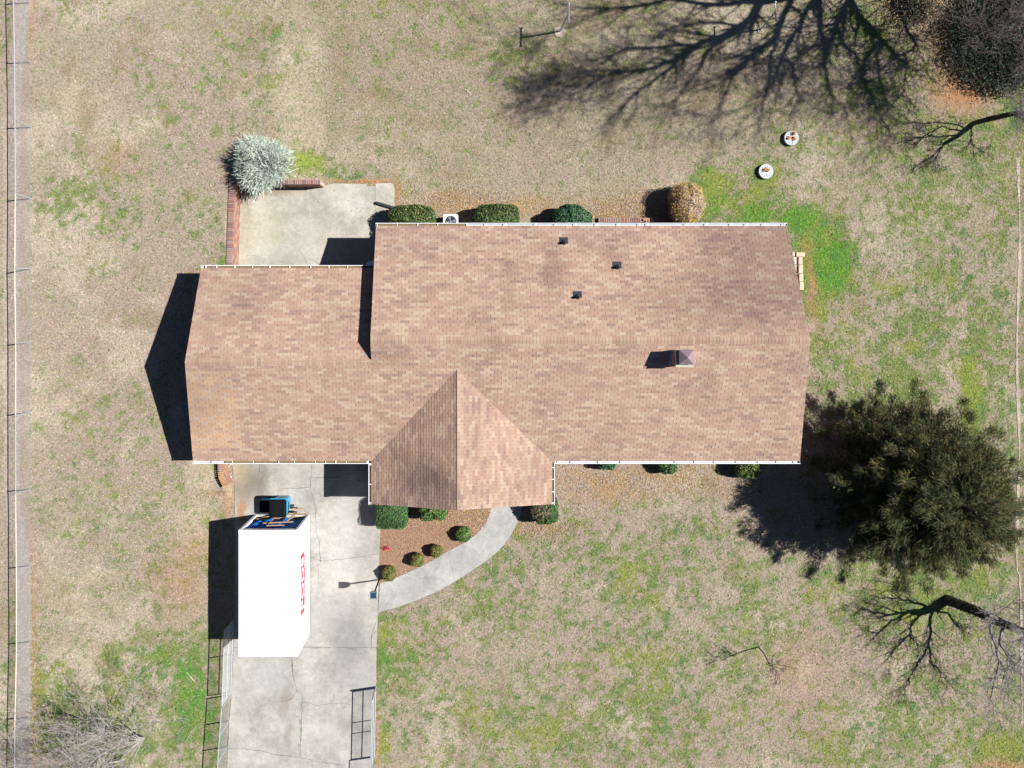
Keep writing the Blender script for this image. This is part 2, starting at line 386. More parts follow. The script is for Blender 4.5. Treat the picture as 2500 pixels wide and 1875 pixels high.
v0 = np.stack([bx-dy*wd, by+dx*wd, bz+.004], -1); v1 = np.stack([bx+dy*wd, by-dx*wd, bz+.004], -1)
v2 = np.stack([bx+dx*ln, by+dy*ln, bz+hh], -1)
vv = np.stack([v0, v1, v2], 1).reshape(-1, 3)
ff = np.arange(NB*3).reshape(-1, 3)
tag(link('grass', npmesh('grass', vv, ff, np.repeat(np.clip(bc, .01, .8), 3, 0), GRASSM)), 'short dry winter grass with green patches covering the yard', 'grass', kind='stuff')

# ------------------------------------------------------------------ driveway, walkway, patio, bed
def wpts(pl): return [tuple(W(u, v)[:2]) for u, v in pl]
STD = [(600, 1180, 45, 60, (.16, .13, .09), .75), (640, 1170, 22, 55, (.14, .12, .10), .6), (585, 1150, 25, 40, (.33, .27, .17), .6), (590, 1250, 14, 40, (.31, .17, .09), .9), (615, 1290, 26, 30, (.36, .24, .17), .5),
       (850, 1560, 60, 90, (.20, .195, .185), .8), (785, 1480, 30, 80, (.27, .26, .24), .6), (880, 1660, 60, 40, (.28, .27, .26), .6), (690, 1740, 14, 30, (.24, .22, .19), .6), (705, 1790, 14, 40, (.22, .20, .17), .6),
       (616, 1753, 9, 9, (.24, .22, .20), .7), (617, 1782, 11, 11, (.23, .21, .19), .7), (700, 1700, 12, 40, (.25, .21, .17), .6), (880, 1250, 40, 60, (.29, .28, .265), .5), (660, 1650, 60, 50, (.33, .33, .31), .5),
       (600, 1700, 30, 60, (.31, .29, .26), .5), (880, 1420, 14, 60, (.29, .28, .26), .5), (830, 1330, 50, 120, (.40, .39, .37), .5), (760, 1140, 60, 30, (.33, .32, .29), .5), (845, 1470, 20, 50, (.38, .37, .35), .4)]
DRM = concrete('driveway_concrete', (.340, .325, .292), STD)
WKM = concrete('walkway_concrete', (.325, .32, .305), [(1000, 1430, 60, 25, (.31, .30, .29), .5), (1140, 1370, 60, 30, (.32, .31, .30), .5)], .15)
PTM = concrete('patio_concrete', (.355, .335, .285), [(690, 525, 28, 14, (.26, .24, .21), .7), (650, 560, 60, 60, (.40, .37, .29), .5), (720, 620, 110, 30, (.37, .36, .33), .5), (600, 590, 25, 40, (.33, .30, .24), .5),
                                                   (660, 468, 80, 12, (.22, .17, .12), .7), (600, 520, 20, 50, (.27, .23, .17), .5), (700, 640, 60, 20, (.26, .24, .21), .5), (860, 500, 40, 30, (.42, .41, .38), .6), (760, 560, 60, 40, (.36, .34, .30), .4), (905, 470, 30, 14, (.30, .28, .25), .6), (620, 640, 30, 20, (.30, .28, .24), .4)], .2)
MUL = simple('mulch', (.235, .14, .095), .95, .35, 22, bmp=.6)
dv = tag(empty('driveway', W(740, 1500)), kind='structure')
def clipv(poly, v0, v1):
    def cl(p, lim, keep):
        o = []
        for i in range(len(p)):
            a = p[i]; b = p[(i+1) % len(p)]; ka = keep(a[1]); kb = keep(b[1])
            if ka: o.append(a)
            if ka != kb:
                t = (lim-a[1])/(b[1]-a[1]); o.append((a[0]+(b[0]-a[0])*t, lim))
        return o
    p = cl(poly, v0, lambda y: y >= v0); return cl(p, v1, lambda y: y <= v1)
def clipu(poly, u0, u1): return [(a, b) for b, a in clipv([(b, a) for a, b in poly], u0, u1)]
for a, b in ((1080, 1580.4), (1581.2, 1960)): MB().prism(wpts(clipv(DRIVE, a, b)), -.12, .022).build('slab', DRM, dv)
def cracks(lines, wid, z, mat, name, parent, jit=2.0, lab=None):
    mb = MB()
    for ln_ in lines:
        pts = []
        for i in range(len(ln_)-1):
            n = max(2, int(math.dist(ln_[i], ln_[i+1])/9))
            for j in range(n):
                t = j/n; pts.append((ln_[i][0]*(1-t)+ln_[i+1][0]*t+random.uniform(-jit, jit), ln_[i][1]*(1-t)+ln_[i+1][1]*t+random.uniform(-jit, jit)))
        pts.append(ln_[-1]); vs = []
        for i, p in enumerate(pts):
            a = W(*p); d = (W(*pts[min(i+1, len(pts)-1)])-W(*pts[max(0, i-1)])).normalized(); q = Vector((-d.y, d.x, 0))*wid*random.uniform(.4, 1.2)
            vs += [a-q+Vector((0, 0, z)), a+q+Vector((0, 0, z))]
        mb.add(vs, [(2*i, 2*i+2, 2*i+3, 2*i+1) for i in range(len(pts)-1)])
    return mb.build(name, mat, parent)
c4 = lambda l: [(400+x/3.16, 1350+y/3.16) for x, y in l]
c1 = lambda l: [(300+x/3.16, 850+y/3.16) for x, y in l]
cracks([c4([(1130, 30), (1215, 60), (1290, 55), (1330, 50), (1450, 40), (1660, 5)]), c1([(1060, 870), (1052, 950), (1095, 975), (1065, 1010), (1050, 1070)]), c1([(1465, 880), (1445, 1070), (1490, 1230), (1490, 1430), (1520, 1500), (1525, 1650)]),
        c1([(1130, 1070), (1190, 1100), (1230, 1080), (1330, 1080), (1445, 1070)]), c1([(1445, 1000), (1560, 995), (1750, 1000), (1850, 1030)]), c4([(990, 800), (995, 920), (1030, 1060), (1070, 1100), (1065, 1300), (1050, 1570)]),
        c4([(1030, 1060), (980, 1130), (890, 1150)]), c4([(1070, 1155), (1130, 1155), (1170, 1175), (1290, 1160), (1360, 1160), (1440, 1165)]), c4([(1290, 1160), (1320, 1090)]), c4([(1640, 540), (1605, 620), (1600, 740)]),
        c4([(1640, 600), (1600, 660)]), c4([(495, 1503), (560, 1505), (740, 1520), (870, 1555), (1050, 1575), (1150, 1600), (1400, 1635)])], .009, .027, CRACK, 'crack', dv, 1.2)
cracks([c4([(1070, 720), (1200, 722), (1330, 730), (1640, 745)]), c4([(1195, 60), (1195, 300)]), c4([(1145, 1600), (1145, 1700)]), c1([(1190, 1100), (1195, 1140)]), c1([(1490, 1275), (1440, 1275)]), c4([(890, 1570), (890, 1700)])], .008, .026, CRACKL, 'hairline', dv, .8)
wd_ = MB()
for (u, v, s) in [(783, 1369, .08), (715, 1633, .05), (733, 1760, .05), (735, 1785, .06), (733, 1800, .05), (731, 1820, .05), (682, 1843, .09), (736, 1775, .05), (714, 1625, .04), (773, 1582, .04), (860, 1584, .04)]:
    for _ in range(16):
        hz = v in (1582, 1584, 1843); r = random.gauss(0, s*2.4); q = random.gauss(0, .012); p = W(u, v, .03)+Vector((r if hz else q, q if hz else r, 0)); t = random.uniform(0, 6.28)
        wd_.add([p, p+Vector((math.cos(t)*.035, math.sin(t)*.035, .01)), p+Vector((math.cos(t+.6)*.03, math.sin(t+.6)*.03, .015))], [(0, 1, 2)])
tag(wd_.build('weeds', WEED), 'tufts of green weeds growing in the driveway cracks', 'weeds', kind='stuff')

wk = tag(empty('walkway', W(1100, 1380)), kind='structure')
def cut(l, i, t): return (l[i][0]*(1-t)+l[i+1][0]*t, l[i][1]*(1-t)+l[i+1][1]*t)
for (i0, i1) in ((0, 4), (4, 11)):
    a = WALK_IN[i0:i1+1]; b = WALK_OUT[i0:i1+1] if i1 < 11 else WALK_OUT[i0:]
    if i0 == 4: a = [cut(WALK_IN, 4, .008)]+a[1:]; b = [cut(WALK_OUT, 4, .008)]+b[1:]
    MB().prism(wpts(a+b[::-1]), -.12, .03).build('slab', WKM, wk)
pt = tag(empty('patio', W(770, 560)), kind='structure')
MB().prism(wpts(clipu(PATIO, 500, 915.6)), -.12, .015).build('slab', PTM, pt)
MB().prism(wpts(clipu(PATIO, 916.4, 990)), -.12, .02).build('slab', PTM, pt)
c3 = lambda l: [(540+x/6.379, 420+y/6.379) for x, y in l]
cracks([c3([(340, 840), (420, 880), (560, 875)]), c3([(570, 690), (590, 780), (640, 820)]), c3([(800, 1470), (950, 1400), (1060, 1370), (1200, 1290)]), c3([(1190, 1150), (1230, 1240), (1300, 1310), (1400, 1360), (1470, 1390), (1520, 1350), (1600, 1350)]),
        c3([(1290, 1320), (1350, 1460)]), c3([(1470, 1390), (1560, 1470)]), c3([(930, 420), (1010, 620)]), c3([(660, 1300), (820, 1290), (930, 1200)]), c3([(400, 1300), (660, 1300)])], .006, .024, CRACKL, 'crack', pt, 1.0)
MB().prism(wpts(BED), -.1, .012).build('mulch_bed', MUL)['kind'] = 'structure'
# leaf litter flakes on the bed and around
fl = []; fc = []
def flakes(n, fn, zf):
    us, vs = fn(n); z = zf(us, vs); t = rng.uniform(0, 6.28, n); s = rng.uniform(.014, .038, n)
    x = (us-1250)/PXM; y = (937.5-vs)/PXM
    q = []
    for a, k_ in ((0, 1), (1.7, .6), (3.14, 1), (4.8, .6)): q.append(np.stack([x+np.cos(t+a)*s*k_, y+np.sin(t+a)*s*k_, z+rng.uniform(.004, .03, n)], -1))
    fl.append(np.stack(q, 1).reshape(-1, 3))
    pal = np.array([(.38, .25, .13), (.32, .22, .14), (.28, .14, .08), (.42, .33, .24), (.18, .10, .06), (.34, .27, .08)])
    fc.append(np.repeat(pal[rng.integers(0, 6, n)]*rng.uniform(.7, 1.2, (n, 1)), 4, 0))
def bedpts(n):
    u = rng.uniform(925, 1205, n*4); v = rng.uniform(1180, 1425, n*4); k = inpoly(u, v, BED) & (rng.random(n*4) < .25+.75*sm(v-u*.35, 960, 840)); u = u[k][:n]; v = v[k][:n]
    return np.resize(u, n), np.resize(v, n)
flakes(9000, bedpts, lambda u, v: 0*u+.012)
def litpts(n):
    i = rng.integers(0, len(LITTER), n); L = np.array(LITTER)[i]
    return L[:, 0]+rng.normal(0, 1, n)*L[:, 2]*.7, L[:, 1]+rng.normal(0, 1, n)*L[:, 3]*.7
flakes(9000, litpts, lambda u, v: terr(u, v)+.01)
def brpts(n): return rng.normal(2230, 60, n), np.abs(rng.normal(10, 45, n))
flakes(2500, brpts, lambda u, v: terr(u, v)+.02)
flakes(2500, lambda n: (rng.uniform(2497, 2540, n), rng.uniform(300, 1875, n)), lambda u, v: terr(u, v)+.01)
fv = np.concatenate(fl); tag(link('leaf_litter', npmesh('leaf_litter', fv, np.arange(len(fv)).reshape(-1, 4), np.concatenate(fc), LEAFM)), 'dry brown leaf litter scattered over beds and grass', 'leaves', kind='stuff')

# pale worn kerb on the right
kb = MB(); vs = []; fs = []
K = list(range(385, 1770, 12)); n = 0
for i, v in enumerate(K):
    c = 2488-6*math.sin((v-385)/1385*3.0)*.6+3*math.sin(v*.013)+random.uniform(-.8, .8)+(5 if v > 1400 else 0)+max(0, (v-1600))*.03; h = 3.6+1.8*math.sin(v*.021)+random.uniform(-.9, .9)
    vs += [W(c-h, v, .0), W(c-h*.8, v, .022), W(c+h*.8, v, .022), W(c+h, v, .0)]
for i in range(len(K)-1):
    b = i*4
    for j in range(3): fs.append((b+j, b+j+1, b+j+5, b+j+4))
KM = concrete('kerb_concrete', (.37, .31, .26), [], .15)
tag(kb.add(vs, [f[::-1] for f in fs]).build('kerb', KM), kind='structure')

# ------------------------------------------------------------------ house
house = empty('brick_house', W(1210, 830), 'long single storey brick house with tan shingled gable roof and front gable over the entrance', 'house')
ZR, ZE = 4.8, 2.75
rv = 818.5; pit = (ZR-ZE)/((1094.7-rv)/PXM)             # pitch (rise per metre)
def zS(v): return ZR-pit*(v-rv)/PXM
gv_ = 865.9; ZG = zS(gv_)
vn = 567.5; ZN = ZR-pit*(rv-vn)/PXM
vng = 662.0; ZNG = ZG-pit*(gv_-vng)/PXM
vs_ = 1094.7
roof = tag(empty('roof', W(1210, 830, 3)), 'tan and rose asphalt shingle roof'); roof.parent = house; roof.matrix_parent_inverse = Matrix.Translation(-house.location)
def abs_parent(o, p):
    o.parent = p; mi = p.matrix_parent_inverse.copy()
    q = p; tot = Vector(p.location)
    o.matrix_parent_inverse = Matrix.Translation(-Vector(p.location)); return o
# facets: origin at eave, a along the course, b up the slope
FAC = []
def facet(o, a, bdir, length, fmin, fmax, tone): FAC.append((o, a, bdir, length, fmin, fmax, tone))
def lin(x0, x1, L): return lambda b: x0+(x1-x0)*b/L
cz = math.sqrt(1+pit*pit); X = Vector((1, 0, 0))
# main rear slope (rises towards the ridge: down the plan)
L = (rv-vn)/PXM*cz; bN = Vector((0, -1, pit)).normalized()
facet(W(0, vn, ZN), X, bN, L, lin(940/PXM, 941.8/PXM, L), lin(1859/PXM, 1868.6/PXM, L), 0)
L2 = (gv_-vng)/PXM*cz
facet(W(0, vng, ZNG), X, bN, L2, lin(549/PXM, 544/PXM, L2), lin(941/PXM, 941/PXM, L2), 0)
L3 = (vs_-rv)/PXM*cz; bS = Vector((0, 1, pit)).normalized(); Lg = (vs_-gv_)/PXM*cz
facet(W(0, vs_, ZE), X, bS, L3, lambda b: (527+(544-527)*b/Lg)/PXM if b < Lg+.02 else 941.8/PXM, lin(1892/PXM, 1868.6/PXM, L3), 1)
# front gable
ur = 1123.0; va0 = 740+162.5*(1-4.33/35); ZP = zS(va0); vf = 1184.0; uel, uer = 928.5, 1333.8
def porch(ue, sgn):
    run = abs(ur-ue)/PXM; rise = ZP-ZE; Ls = math.hypot(run, rise)
    bd = Vector((sgn*run, 0, rise)).normalized(); a = Vector((0, 1, 0))
    # course coordinate = distance up the plan (y) from front edge
    vv_ = lambda b: (vf+(-4)*b/Ls)
    top = lambda b: vs_+(va0-vs_)*b/Ls
    facet(W(ue, 0, ZE), a, bd, Ls, lambda b: -(1192-9*b/Ls)/PXM, lambda b: -(top(b))/PXM, 2)
    return Ls
porch(uel, 1); porch(uer, -1)
EXP = .127; TABW = .305; TH = .013
tabs = []                                               # (corners a0,a1 at b0, a2,a3 at b1, facet, colour, full)
def u_of(fi, o, a, b): return None
for fi, (o, a, bd, Ln, fmin, fmax, tone) in enumerate(FAC):
    nrows = int(math.ceil(Ln/EXP)); nrm = a.cross(bd).normalized()
    if nrm.z < 0: nrm = -nrm
    for r in range(nrows):
        b0 = r*EXP; b1 = min(Ln, b0+EXP)
        off = (.1525 if r % 2 else 0)+.01*random.uniform(-1, 1)+(r//7)*.03
        lo = min(fmin(b0), fmin(b1)); hi = max(fmax(b0), fmax(b1))
        x = math.floor((lo-off)/TABW)*TABW+off; run = 0; ci = 0
        while x < hi:
            if run <= 0: ci = random.choices(range(6), (30, 20, 15, 7, 16, 12))[0]; run = random.choice((1, 1, 1, 1, 1, 2))
            run -= 1
            x0, x1 = x+random.choice((.003, .006, .009)), x+TABW-random.choice((.003, .006, .008))
            p = [max(x0, fmin(b0)), min(x1, fmax(b0)), min(x1, fmax(b1)), max(x0, fmin(b1))]
            if p[1]-p[0] > .01 or p[2]-p[3] > .01:
                p[1] = max(p[0]+.001, p[1]); p[2] = max(p[3]+.001, p[2])
                full = abs(p[0]-x0) < 1e-6 and abs(p[3]-x0) < 1e-6 and abs(p[1]-x1) < 1e-6 and abs(p[2]-x1) < 1e-6 and b1-b0 > EXP-1e-4
                c = ci
                if fi == 2 and x < 640/PXM-.1 and random.random() < .9 and b0 > .55 and b0 < Lg-.45: c = 6 if random.random() < .55 else random.choice((7, 2, 5))
                tabs.append((fi, p, b0, b1, c, full))
            x += TABW
def tabverts(o, a, bd, nrm, p, b0, b1, lift):
    lo = .004; q = lambda s, t, h: o+a*s+bd*t+nrm*h
    bt = b1+.02
    return [q(p[0], b0, lo), q(p[1], b0, lo), q(p[2], bt, lo), q(p[3], bt, lo), q(p[0], b0, lo+TH+lift), q(p[1], b0, lo+TH+lift), q(p[2], bt, lo+.002), q(p[3], bt, lo+.002)]
BF = [(4, 5, 6, 7), (0, 1, 5, 4), (1, 2, 6, 5), (3, 0, 4, 7), (0, 3, 2, 1)]
cand = sorted([t for t in tabs if t[5] and t[0] in (0, 2)], key=lambda t: -(FAC[t[0]][0].z+FAC[t[0]][2].z*t[2]))[:300]
candid = set(id(t) for t in cand)
stuff = MB()
for t in tabs:
    if id(t) in candid: continue
    o, a, bd = FAC[t[0]][:3]; nrm = a.cross(bd).normalized(); flip = nrm.z < 0
    if flip: nrm = -nrm
    vs = tabverts(o, a, bd, nrm, t[1], t[2], t[3], random.uniform(0, .004))
    stuff.add(vs, [f[::-1] for f in BF] if flip else BF, t[4])
so_ = stuff.build('shingle', SHM); abs_parent(so_, roof); so_['kind'] = 'stuff'
shm = {}
for t in cand:
    fi = t[0]; o, a, bd = FAC[fi][:3]; nrm = a.cross(bd).normalized(); flip = nrm.z < 0
    if flip: nrm = -nrm
    key = (fi, t[4])
    if key not in shm:
        z0 = Vector((0, 0, 0)); vs = tabverts(z0, a, bd, nrm, [0, TABW-.009, TABW-.009, 0], 0, EXP, .002)
        shm[key] = MB().add(vs, [f[::-1] for f in BF] if flip else BF, 0).mesh('shingle', SHM[t[4]])
    ob = bpy.data.objects.new('shingle', shm[key]); COL.objects.link(ob); abs_parent(ob, roof)
    ob.location = o+a*t[1][0]+bd*t[2]
# roof decks
def deck(pts):
    n = Vector((0, 0, .10)); m = MB(); k_ = len(pts)
    vs = list(pts)+[p-n for p in pts]
    m.add(vs, [tuple(range(k_)), tuple(range(k_, 2*k_))[::-1]]+[(i, i+k_, (i+1) % k_+k_, (i+1) % k_) for i in range(k_)])
    return abs_parent(m.build('roof_deck', [DECK]), roof)
deck([W(940, vn, ZN), W(1859, vn, ZN), W(1868.6, rv, ZR), W(941.8, rv, ZR)])
deck([W(549, vng, ZNG), W(941, vng, ZNG), W(941, gv_, ZG), W(544, gv_, ZG)])
deck([W(941.8, rv, ZR), W(1868.6, rv, ZR), W(1892, vs_, ZE), W(941.8, vs_, ZE)])
deck([W(544, gv_, ZG), W(941.7, gv_, ZG), W(941.7, vs_, ZE), W(527, vs_, ZE)])
deck([W(ur, va0, ZP), W(ur, 1182.5, ZP), W(uel, 1191.5, ZE), W(uel, vs_, ZE)][::-1])
deck([W(ur, va0, ZP), W(ur, 1182.5, ZP), W(uer, 1191.5, ZE), W(uer, vs_, ZE)])
# ridge caps
def ridge(u0, u1, v, z, sl):
    capm = {}; n = int((u1-u0)/PXM/.14); i = 0
    for j in range(n):
        ci = random.choices((0, 4, 5, 2, 1), (30, 26, 24, 10, 10))[0]
        if ci not in capm:
            m = MB(); w_ = .155
            vs = [(0, w_, -w_*pit+.022), (0, 0, .036), (0, -w_, -w_*pit+.022), (.165, w_, -w_*pit+.014), (.165, 0, .024), (.165, -w_, -w_*pit+.014),
                  (0, w_, -w_*pit+.004), (0, -w_, -w_*pit+.004), (.165, w_, -w_*pit+.002), (.165, -w_, -w_*pit+.002)]
            m.add(vs, [(1, 0, 3, 4), (2, 1, 4, 5), (0, 6, 8, 3), (7, 2, 5, 9), (0, 1, 2, 7, 6), (4, 3, 8, 9, 5)])
            capm[ci] = m.mesh('ridge_cap', SHM[ci])
        ob = bpy.data.objects.new('ridge_cap', capm[ci]); COL.objects.link(ob); abs_parent(ob, roof); ob.location = W(u0, v, z)+Vector((j*(u1-u0)/PXM/n, 0, 0))
ridge(942.5, 1868, rv, ZR, 0); ridge(544.5, 940, gv_, ZG, 0)
# front gable ridge: thin dark lapped edge
m = MB(); a0 = W(ur, va0, ZP); a1 = W(ur, 1183, ZP)
m.tube([a0+Vector((0, 0, .012)), a1+Vector((0, 0, .012))], .016, 6); abs_parent(m.build('ridge_flashing', DECK), roof)
# walls
def wallblock(u0, u1, v0, v1, zz0, zz1, vr, zr, drop=.18):
    m = MB(); d = drop
    A = [W(u0, v0, 0), W(u0, v1, 0), W(u0, v1, zz1-d), W(u0, vr, zr-d), W(u0, v0, zz0-d)]; B = [Vector((W(u1, 0).x, p.y, p.z)) for p in A]
    m.add(A+B, [(0, 1, 2, 3, 4)[::-1], (5, 6, 7, 8, 9), (0, 5, 6, 1)[::-1], (1, 6, 7, 2)[::-1], (2, 7, 8, 3)[::-1], (3, 8, 9, 4)[::-1], (4, 9, 5, 0)[::-1]])
    o = m.build('wall', WALLB); abs_parent(o, house); return o
ov = 24
wallblock(957, 1850, vn+ov, vs_-ov, ZN+pit*ov/PXM, ZE+pit*ov/PXM, rv, ZR)
wallblock(562, 956.5, vng+ov, vs_-ov-.2, ZNG+pit*ov/PXM, ZE+pit*ov/PXM, gv_, ZG)
m = MB(); hw = 18
A = [W(uel+hw, 1172, 0), W(uer-hw, 1172, 0), W(uer-hw, 1172, ZE+.02), W(ur, 1172, ZP-.18), W(uel+hw, 1172, ZE+.02)]; B = [Vector((p.x, W(0, 1050).y, p.z)) for p in A]
m.add(A+B, [(0, 1, 2, 3, 4), (5, 6, 7, 8, 9)[::-1], (0, 5, 6, 1), (1, 6, 7, 2), (2, 7, 8, 3), (3, 8, 9, 4), (4, 9, 5, 0)]); abs_parent(m.build('wall', WALLB), house)
# gutters
def gutter(p0, p1, out, hang, gunk=None):
    d = (p1-p0); Lx = d.length; d.normalize(); m = MB(); t = .006; wv = .125; hv = .10
    mid = (p0+p1)/2; ax = (d, out, Vector((0, 0, 1)))
    def bx_(off, z, sy, sz): m.box(mid+out*off+Vector((0, 0, z)), (Lx, sy, sz), ax)
    bx_(.004, -hv/2-.012, t, hv); bx_(wv/2, -hv-.012, wv, t); bx_(wv, -hv/2-.003, t*1.6, hv+.02)
    for e in (p0, p1): m.box(e+out*(wv/2)+Vector((0, 0, -hv/2)), (t, wv, hv), ax)
    g = m.build('gutter', GUT); abs_parent(g, house)
    g = MB().box(mid+out*(wv-.008)+Vector((0, 0, .012)), (Lx, .020, .012), ax).build('gutter_lip', WHITE); abs_parent(g, house)
    for s in hang:
        q = p0+d*(s*Lx)
        h = MB().box(q+out*(wv/2+.0)+Vector((0, 0, .024)), (.032, wv, .008), ax).box(q+out*(wv-.006)+Vector((0, 0, .012)), (.034, .014, .03), ax).build('gutter_hanger', WHITE); abs_parent(h, house)
    if gunk:
        q0 = p0+d*(gunk[0]*Lx); q1 = p0+d*(gunk[1]*Lx)
        h = MB().box((q0+q1)/2+out*.06+Vector((0, 0, -.055)), ((q1-q0).length, .108, .05), ax).build('gutter_debris', GUNK); abs_parent(h, house)
NO = Vector((0, 1, 0)); SO = Vector((0, -1, 0))
hn = [((900+x/3.16)-918)/1003 for x in (70, 225, 382, 535, 760, 910, 1057, 1292, 1447, 1597, 1762, 1930, 2092, 2155)]+[((1500+x/3.16)-918)/1003 for x in (555, 712, 905, 1020, 1155, 1310)]
gutter(W(939, vn, ZN-.01), W(1860, vn, ZN-.01), NO, hn, (.0, .22))
gutter(W(548, vng, ZNG-.01), W(938, vng, ZNG-.01), NO, [.03]+[((300+x/3.16)-491)/425 for x in (728, 868, 1003, 1137, 1290, 1452, 1592, 1735)], (.02, .98))
gutter(W(526, vs_, ZE-.01), W(928, vs_, ZE-.01), SO, [((300+x/3.16)-472)/432 for x in (560, 697, 848, 1008, 1202, 1322, 1482, 1560, 1638, 1718, 1885)], (.18, .97))
gutter(W(uer+7, vs_, ZE-.01), W(1893, vs_, ZE-.01), SO, [.02]+[((850+x/3.16)-1352)/601 for x in (1725, 1940, 2112)]+[.5, .58, .66, .75, .84, .915, .985], None)
gutter(W(uel, vs_+6, ZE-.01), W(uel, 1194, ZE-.01), Vector((-1, 0, 0)), [.03, .5, .95], (.0, 1))
gutter(W(uer, vs_+6, ZE-.01), W(uer, 1194, ZE-.01), Vector((1, 0, 0)), [.1, .38, .68, .95], (.0, 1))
# fascia boards on the rakes
def rake(a, b, out):
    d = (b-a); ax0 = d.normalized(); n = ax0.cross(out).normalized()
    h = MB().box((a+b)/2-out*.02+Vector((0, 0, -.065)), (d.length, .02, .13), (ax0, out, n)).build('fascia', SOFF); abs_parent(h, house)
XE = Vector((1, 0, 0)); XW = Vector((-1, 0, 0))
rake(W(1859, vn, ZN), W(1868.6, rv, ZR), XE); rake(W(1868.6, rv, ZR), W(1892, vs_, ZE), XE); rake(W(549, vng, ZNG), W(544, gv_, ZG), XW); rake(W(544, gv_, ZG), W(527, vs_, ZE), XW)
rake(W(940, vn, ZN), W(941.8, rv, ZR), XW); rake(W(ur, 1183, ZP), W(uel, 1192, ZE), SO); rake(W(ur, 1183, ZP), W(uer, 1192, ZE), SO)
# chimney
ch = empty('chimney', W(1596, 855, 4.3)); abs_parent(ch, house); ch.matrix_parent_inverse = Matrix.Translation(-house.location); ch.name = 'chimney'
def sub(o, p): o.parent = p; o.matrix_parent_inverse = Matrix.Translation(-p.location); return o
cu0, cu1, cv0, cv1 = 1579.5, 1612.5, 839.5, 870.5; ztop = 5.34
sub(MB().prism(wpts([(cu0+2, cv0+2), (cu1-2, cv0+2), (cu1-2, cv1-2), (cu0+2, cv1-2)]), 3.6, ztop-.02).build('chimney_core', MORTAR), ch)
stf = MB()
zb = 3.9; row = 0
while zb < ztop-.06:
    for (s0, s1, fx, axx, nrm) in (((cu0, cv0), (cu0, cv1), 0, 0, XW), ((cu1, cv0), (cu1, cv1), 0, 0, XE), ((cu0, cv0), (cu1, cv0), 0, 0, NO), ((cu0, cv1), (cu1, cv1), 0, 0, SO)):
        a = W(*s0); b = W(*s1); d = (b-a).normalized(); Lx = (b-a).length; x = -.1 if row % 2 else 0
        while x < Lx-.02:
            xa, xb = max(0, x), min(Lx, x+.19)
            stf.box(a+d*(xa+xb)/2+Vector((0, 0, zb+.03))-nrm*.03, (xb-xa, .09, .057), (d, nrm, Vector((0, 0, 1))), random.randrange(4)); x += .2
    zb += .067; row += 1
o = sub(stf.build('brick', BRICKS), ch); o['kind'] = 'stuff'
sub(MB().prism(wpts([(cu0-2, cv0-2), (cu1+2, cv0-2), (cu1+2, cv1+2), (cu0-2, cv1+2)]), ztop, ztop+.07).build('crown', STONE), ch)
m = MB(); c = W(1596.5, 851); hw = .29; zz = 5.62
vs = [c+Vector((i*hw, j*hw, zz)) for i, j in ((-1, -1), (1, -1), (1, 1), (-1, 1))]+[c+Vector((0, 0, zz+.17))]+[c+Vector((i*hw, j*hw, zz-.05)) for i, j in ((-1, -1), (1, -1), (1, 1), (-1, 1))]
m.add(vs, [(0, 1, 4), (1, 2, 4), (2, 3, 4), (3, 0, 4), (5, 6, 1, 0), (6, 7, 2, 1), (7, 8, 3, 2), (8, 5, 0, 3), (8, 7, 6, 5)]); sub(m.build('chimney_cap', LEAD), ch)
m = MB()
for i in (-1, 1):
    for j in (-1, 1): m.box(c+Vector((i*.22, j*.22, 5.49)), (.025, .025, .2))
m.box(c+Vector((0, 0, 5.5)), (.36, .36, .17)); sub(m.build('cap_legs', BLACKP), ch)
sub(MB().box(W(cu0-2, 855, zS(855)+.02), (.06, .70, .03), (Vector((1, 0, 0)), Vector((0, 1, pit)).normalized(), Vector((0, -pit, 1)).normalized())).build('flashing', GALV), ch)
# plumbing vents
for px, py in ((1377.5, 592), (1508.5, 652), (1411, 725)):
    u, v = G(px, py, 3.7); z = ZR-pit*(rv-v)/PXM; u, v = G(px, py, z+.15); z = ZR-pit*(rv-v)/PXM
    e = empty('vent_pipe', W(u, v, z)); abs_parent(e, house)
    e.matrix_parent_inverse = Matrix.Translation(-house.location)
    n = Vector((0, pit, 1)).normalized(); q = W(u, v, z)
    sub(MB().box(q+bN*.10*-1+n*.022, (.36, .30, .012), (X, bN, n)).build('vent_flashing', DKPIPE), e)
    sub(MB().lathe(q+Vector((0, 0, -.02)), [(.13, 0), (.11, .06), (.062, .12), (.058, .28), (.045, .285), (.04, .2)], 18).build('pipe', DKPIPE, smooth=False), e)
# white awning in the shaded corner
m = MB(); z = 2.35
pl = [G(893.5, 646, z), G(896, 641, z), G(902, 638, z), G(916, 634, z), G(935, 634, z), G(935, 657, z), G(893.5, 657, z)]
m.prism(wpts(pl), z-.05, z); o = m.build('door_awning', WHITE); abs_parent(o, house); o['label'] = 'small white awning in the shaded corner'

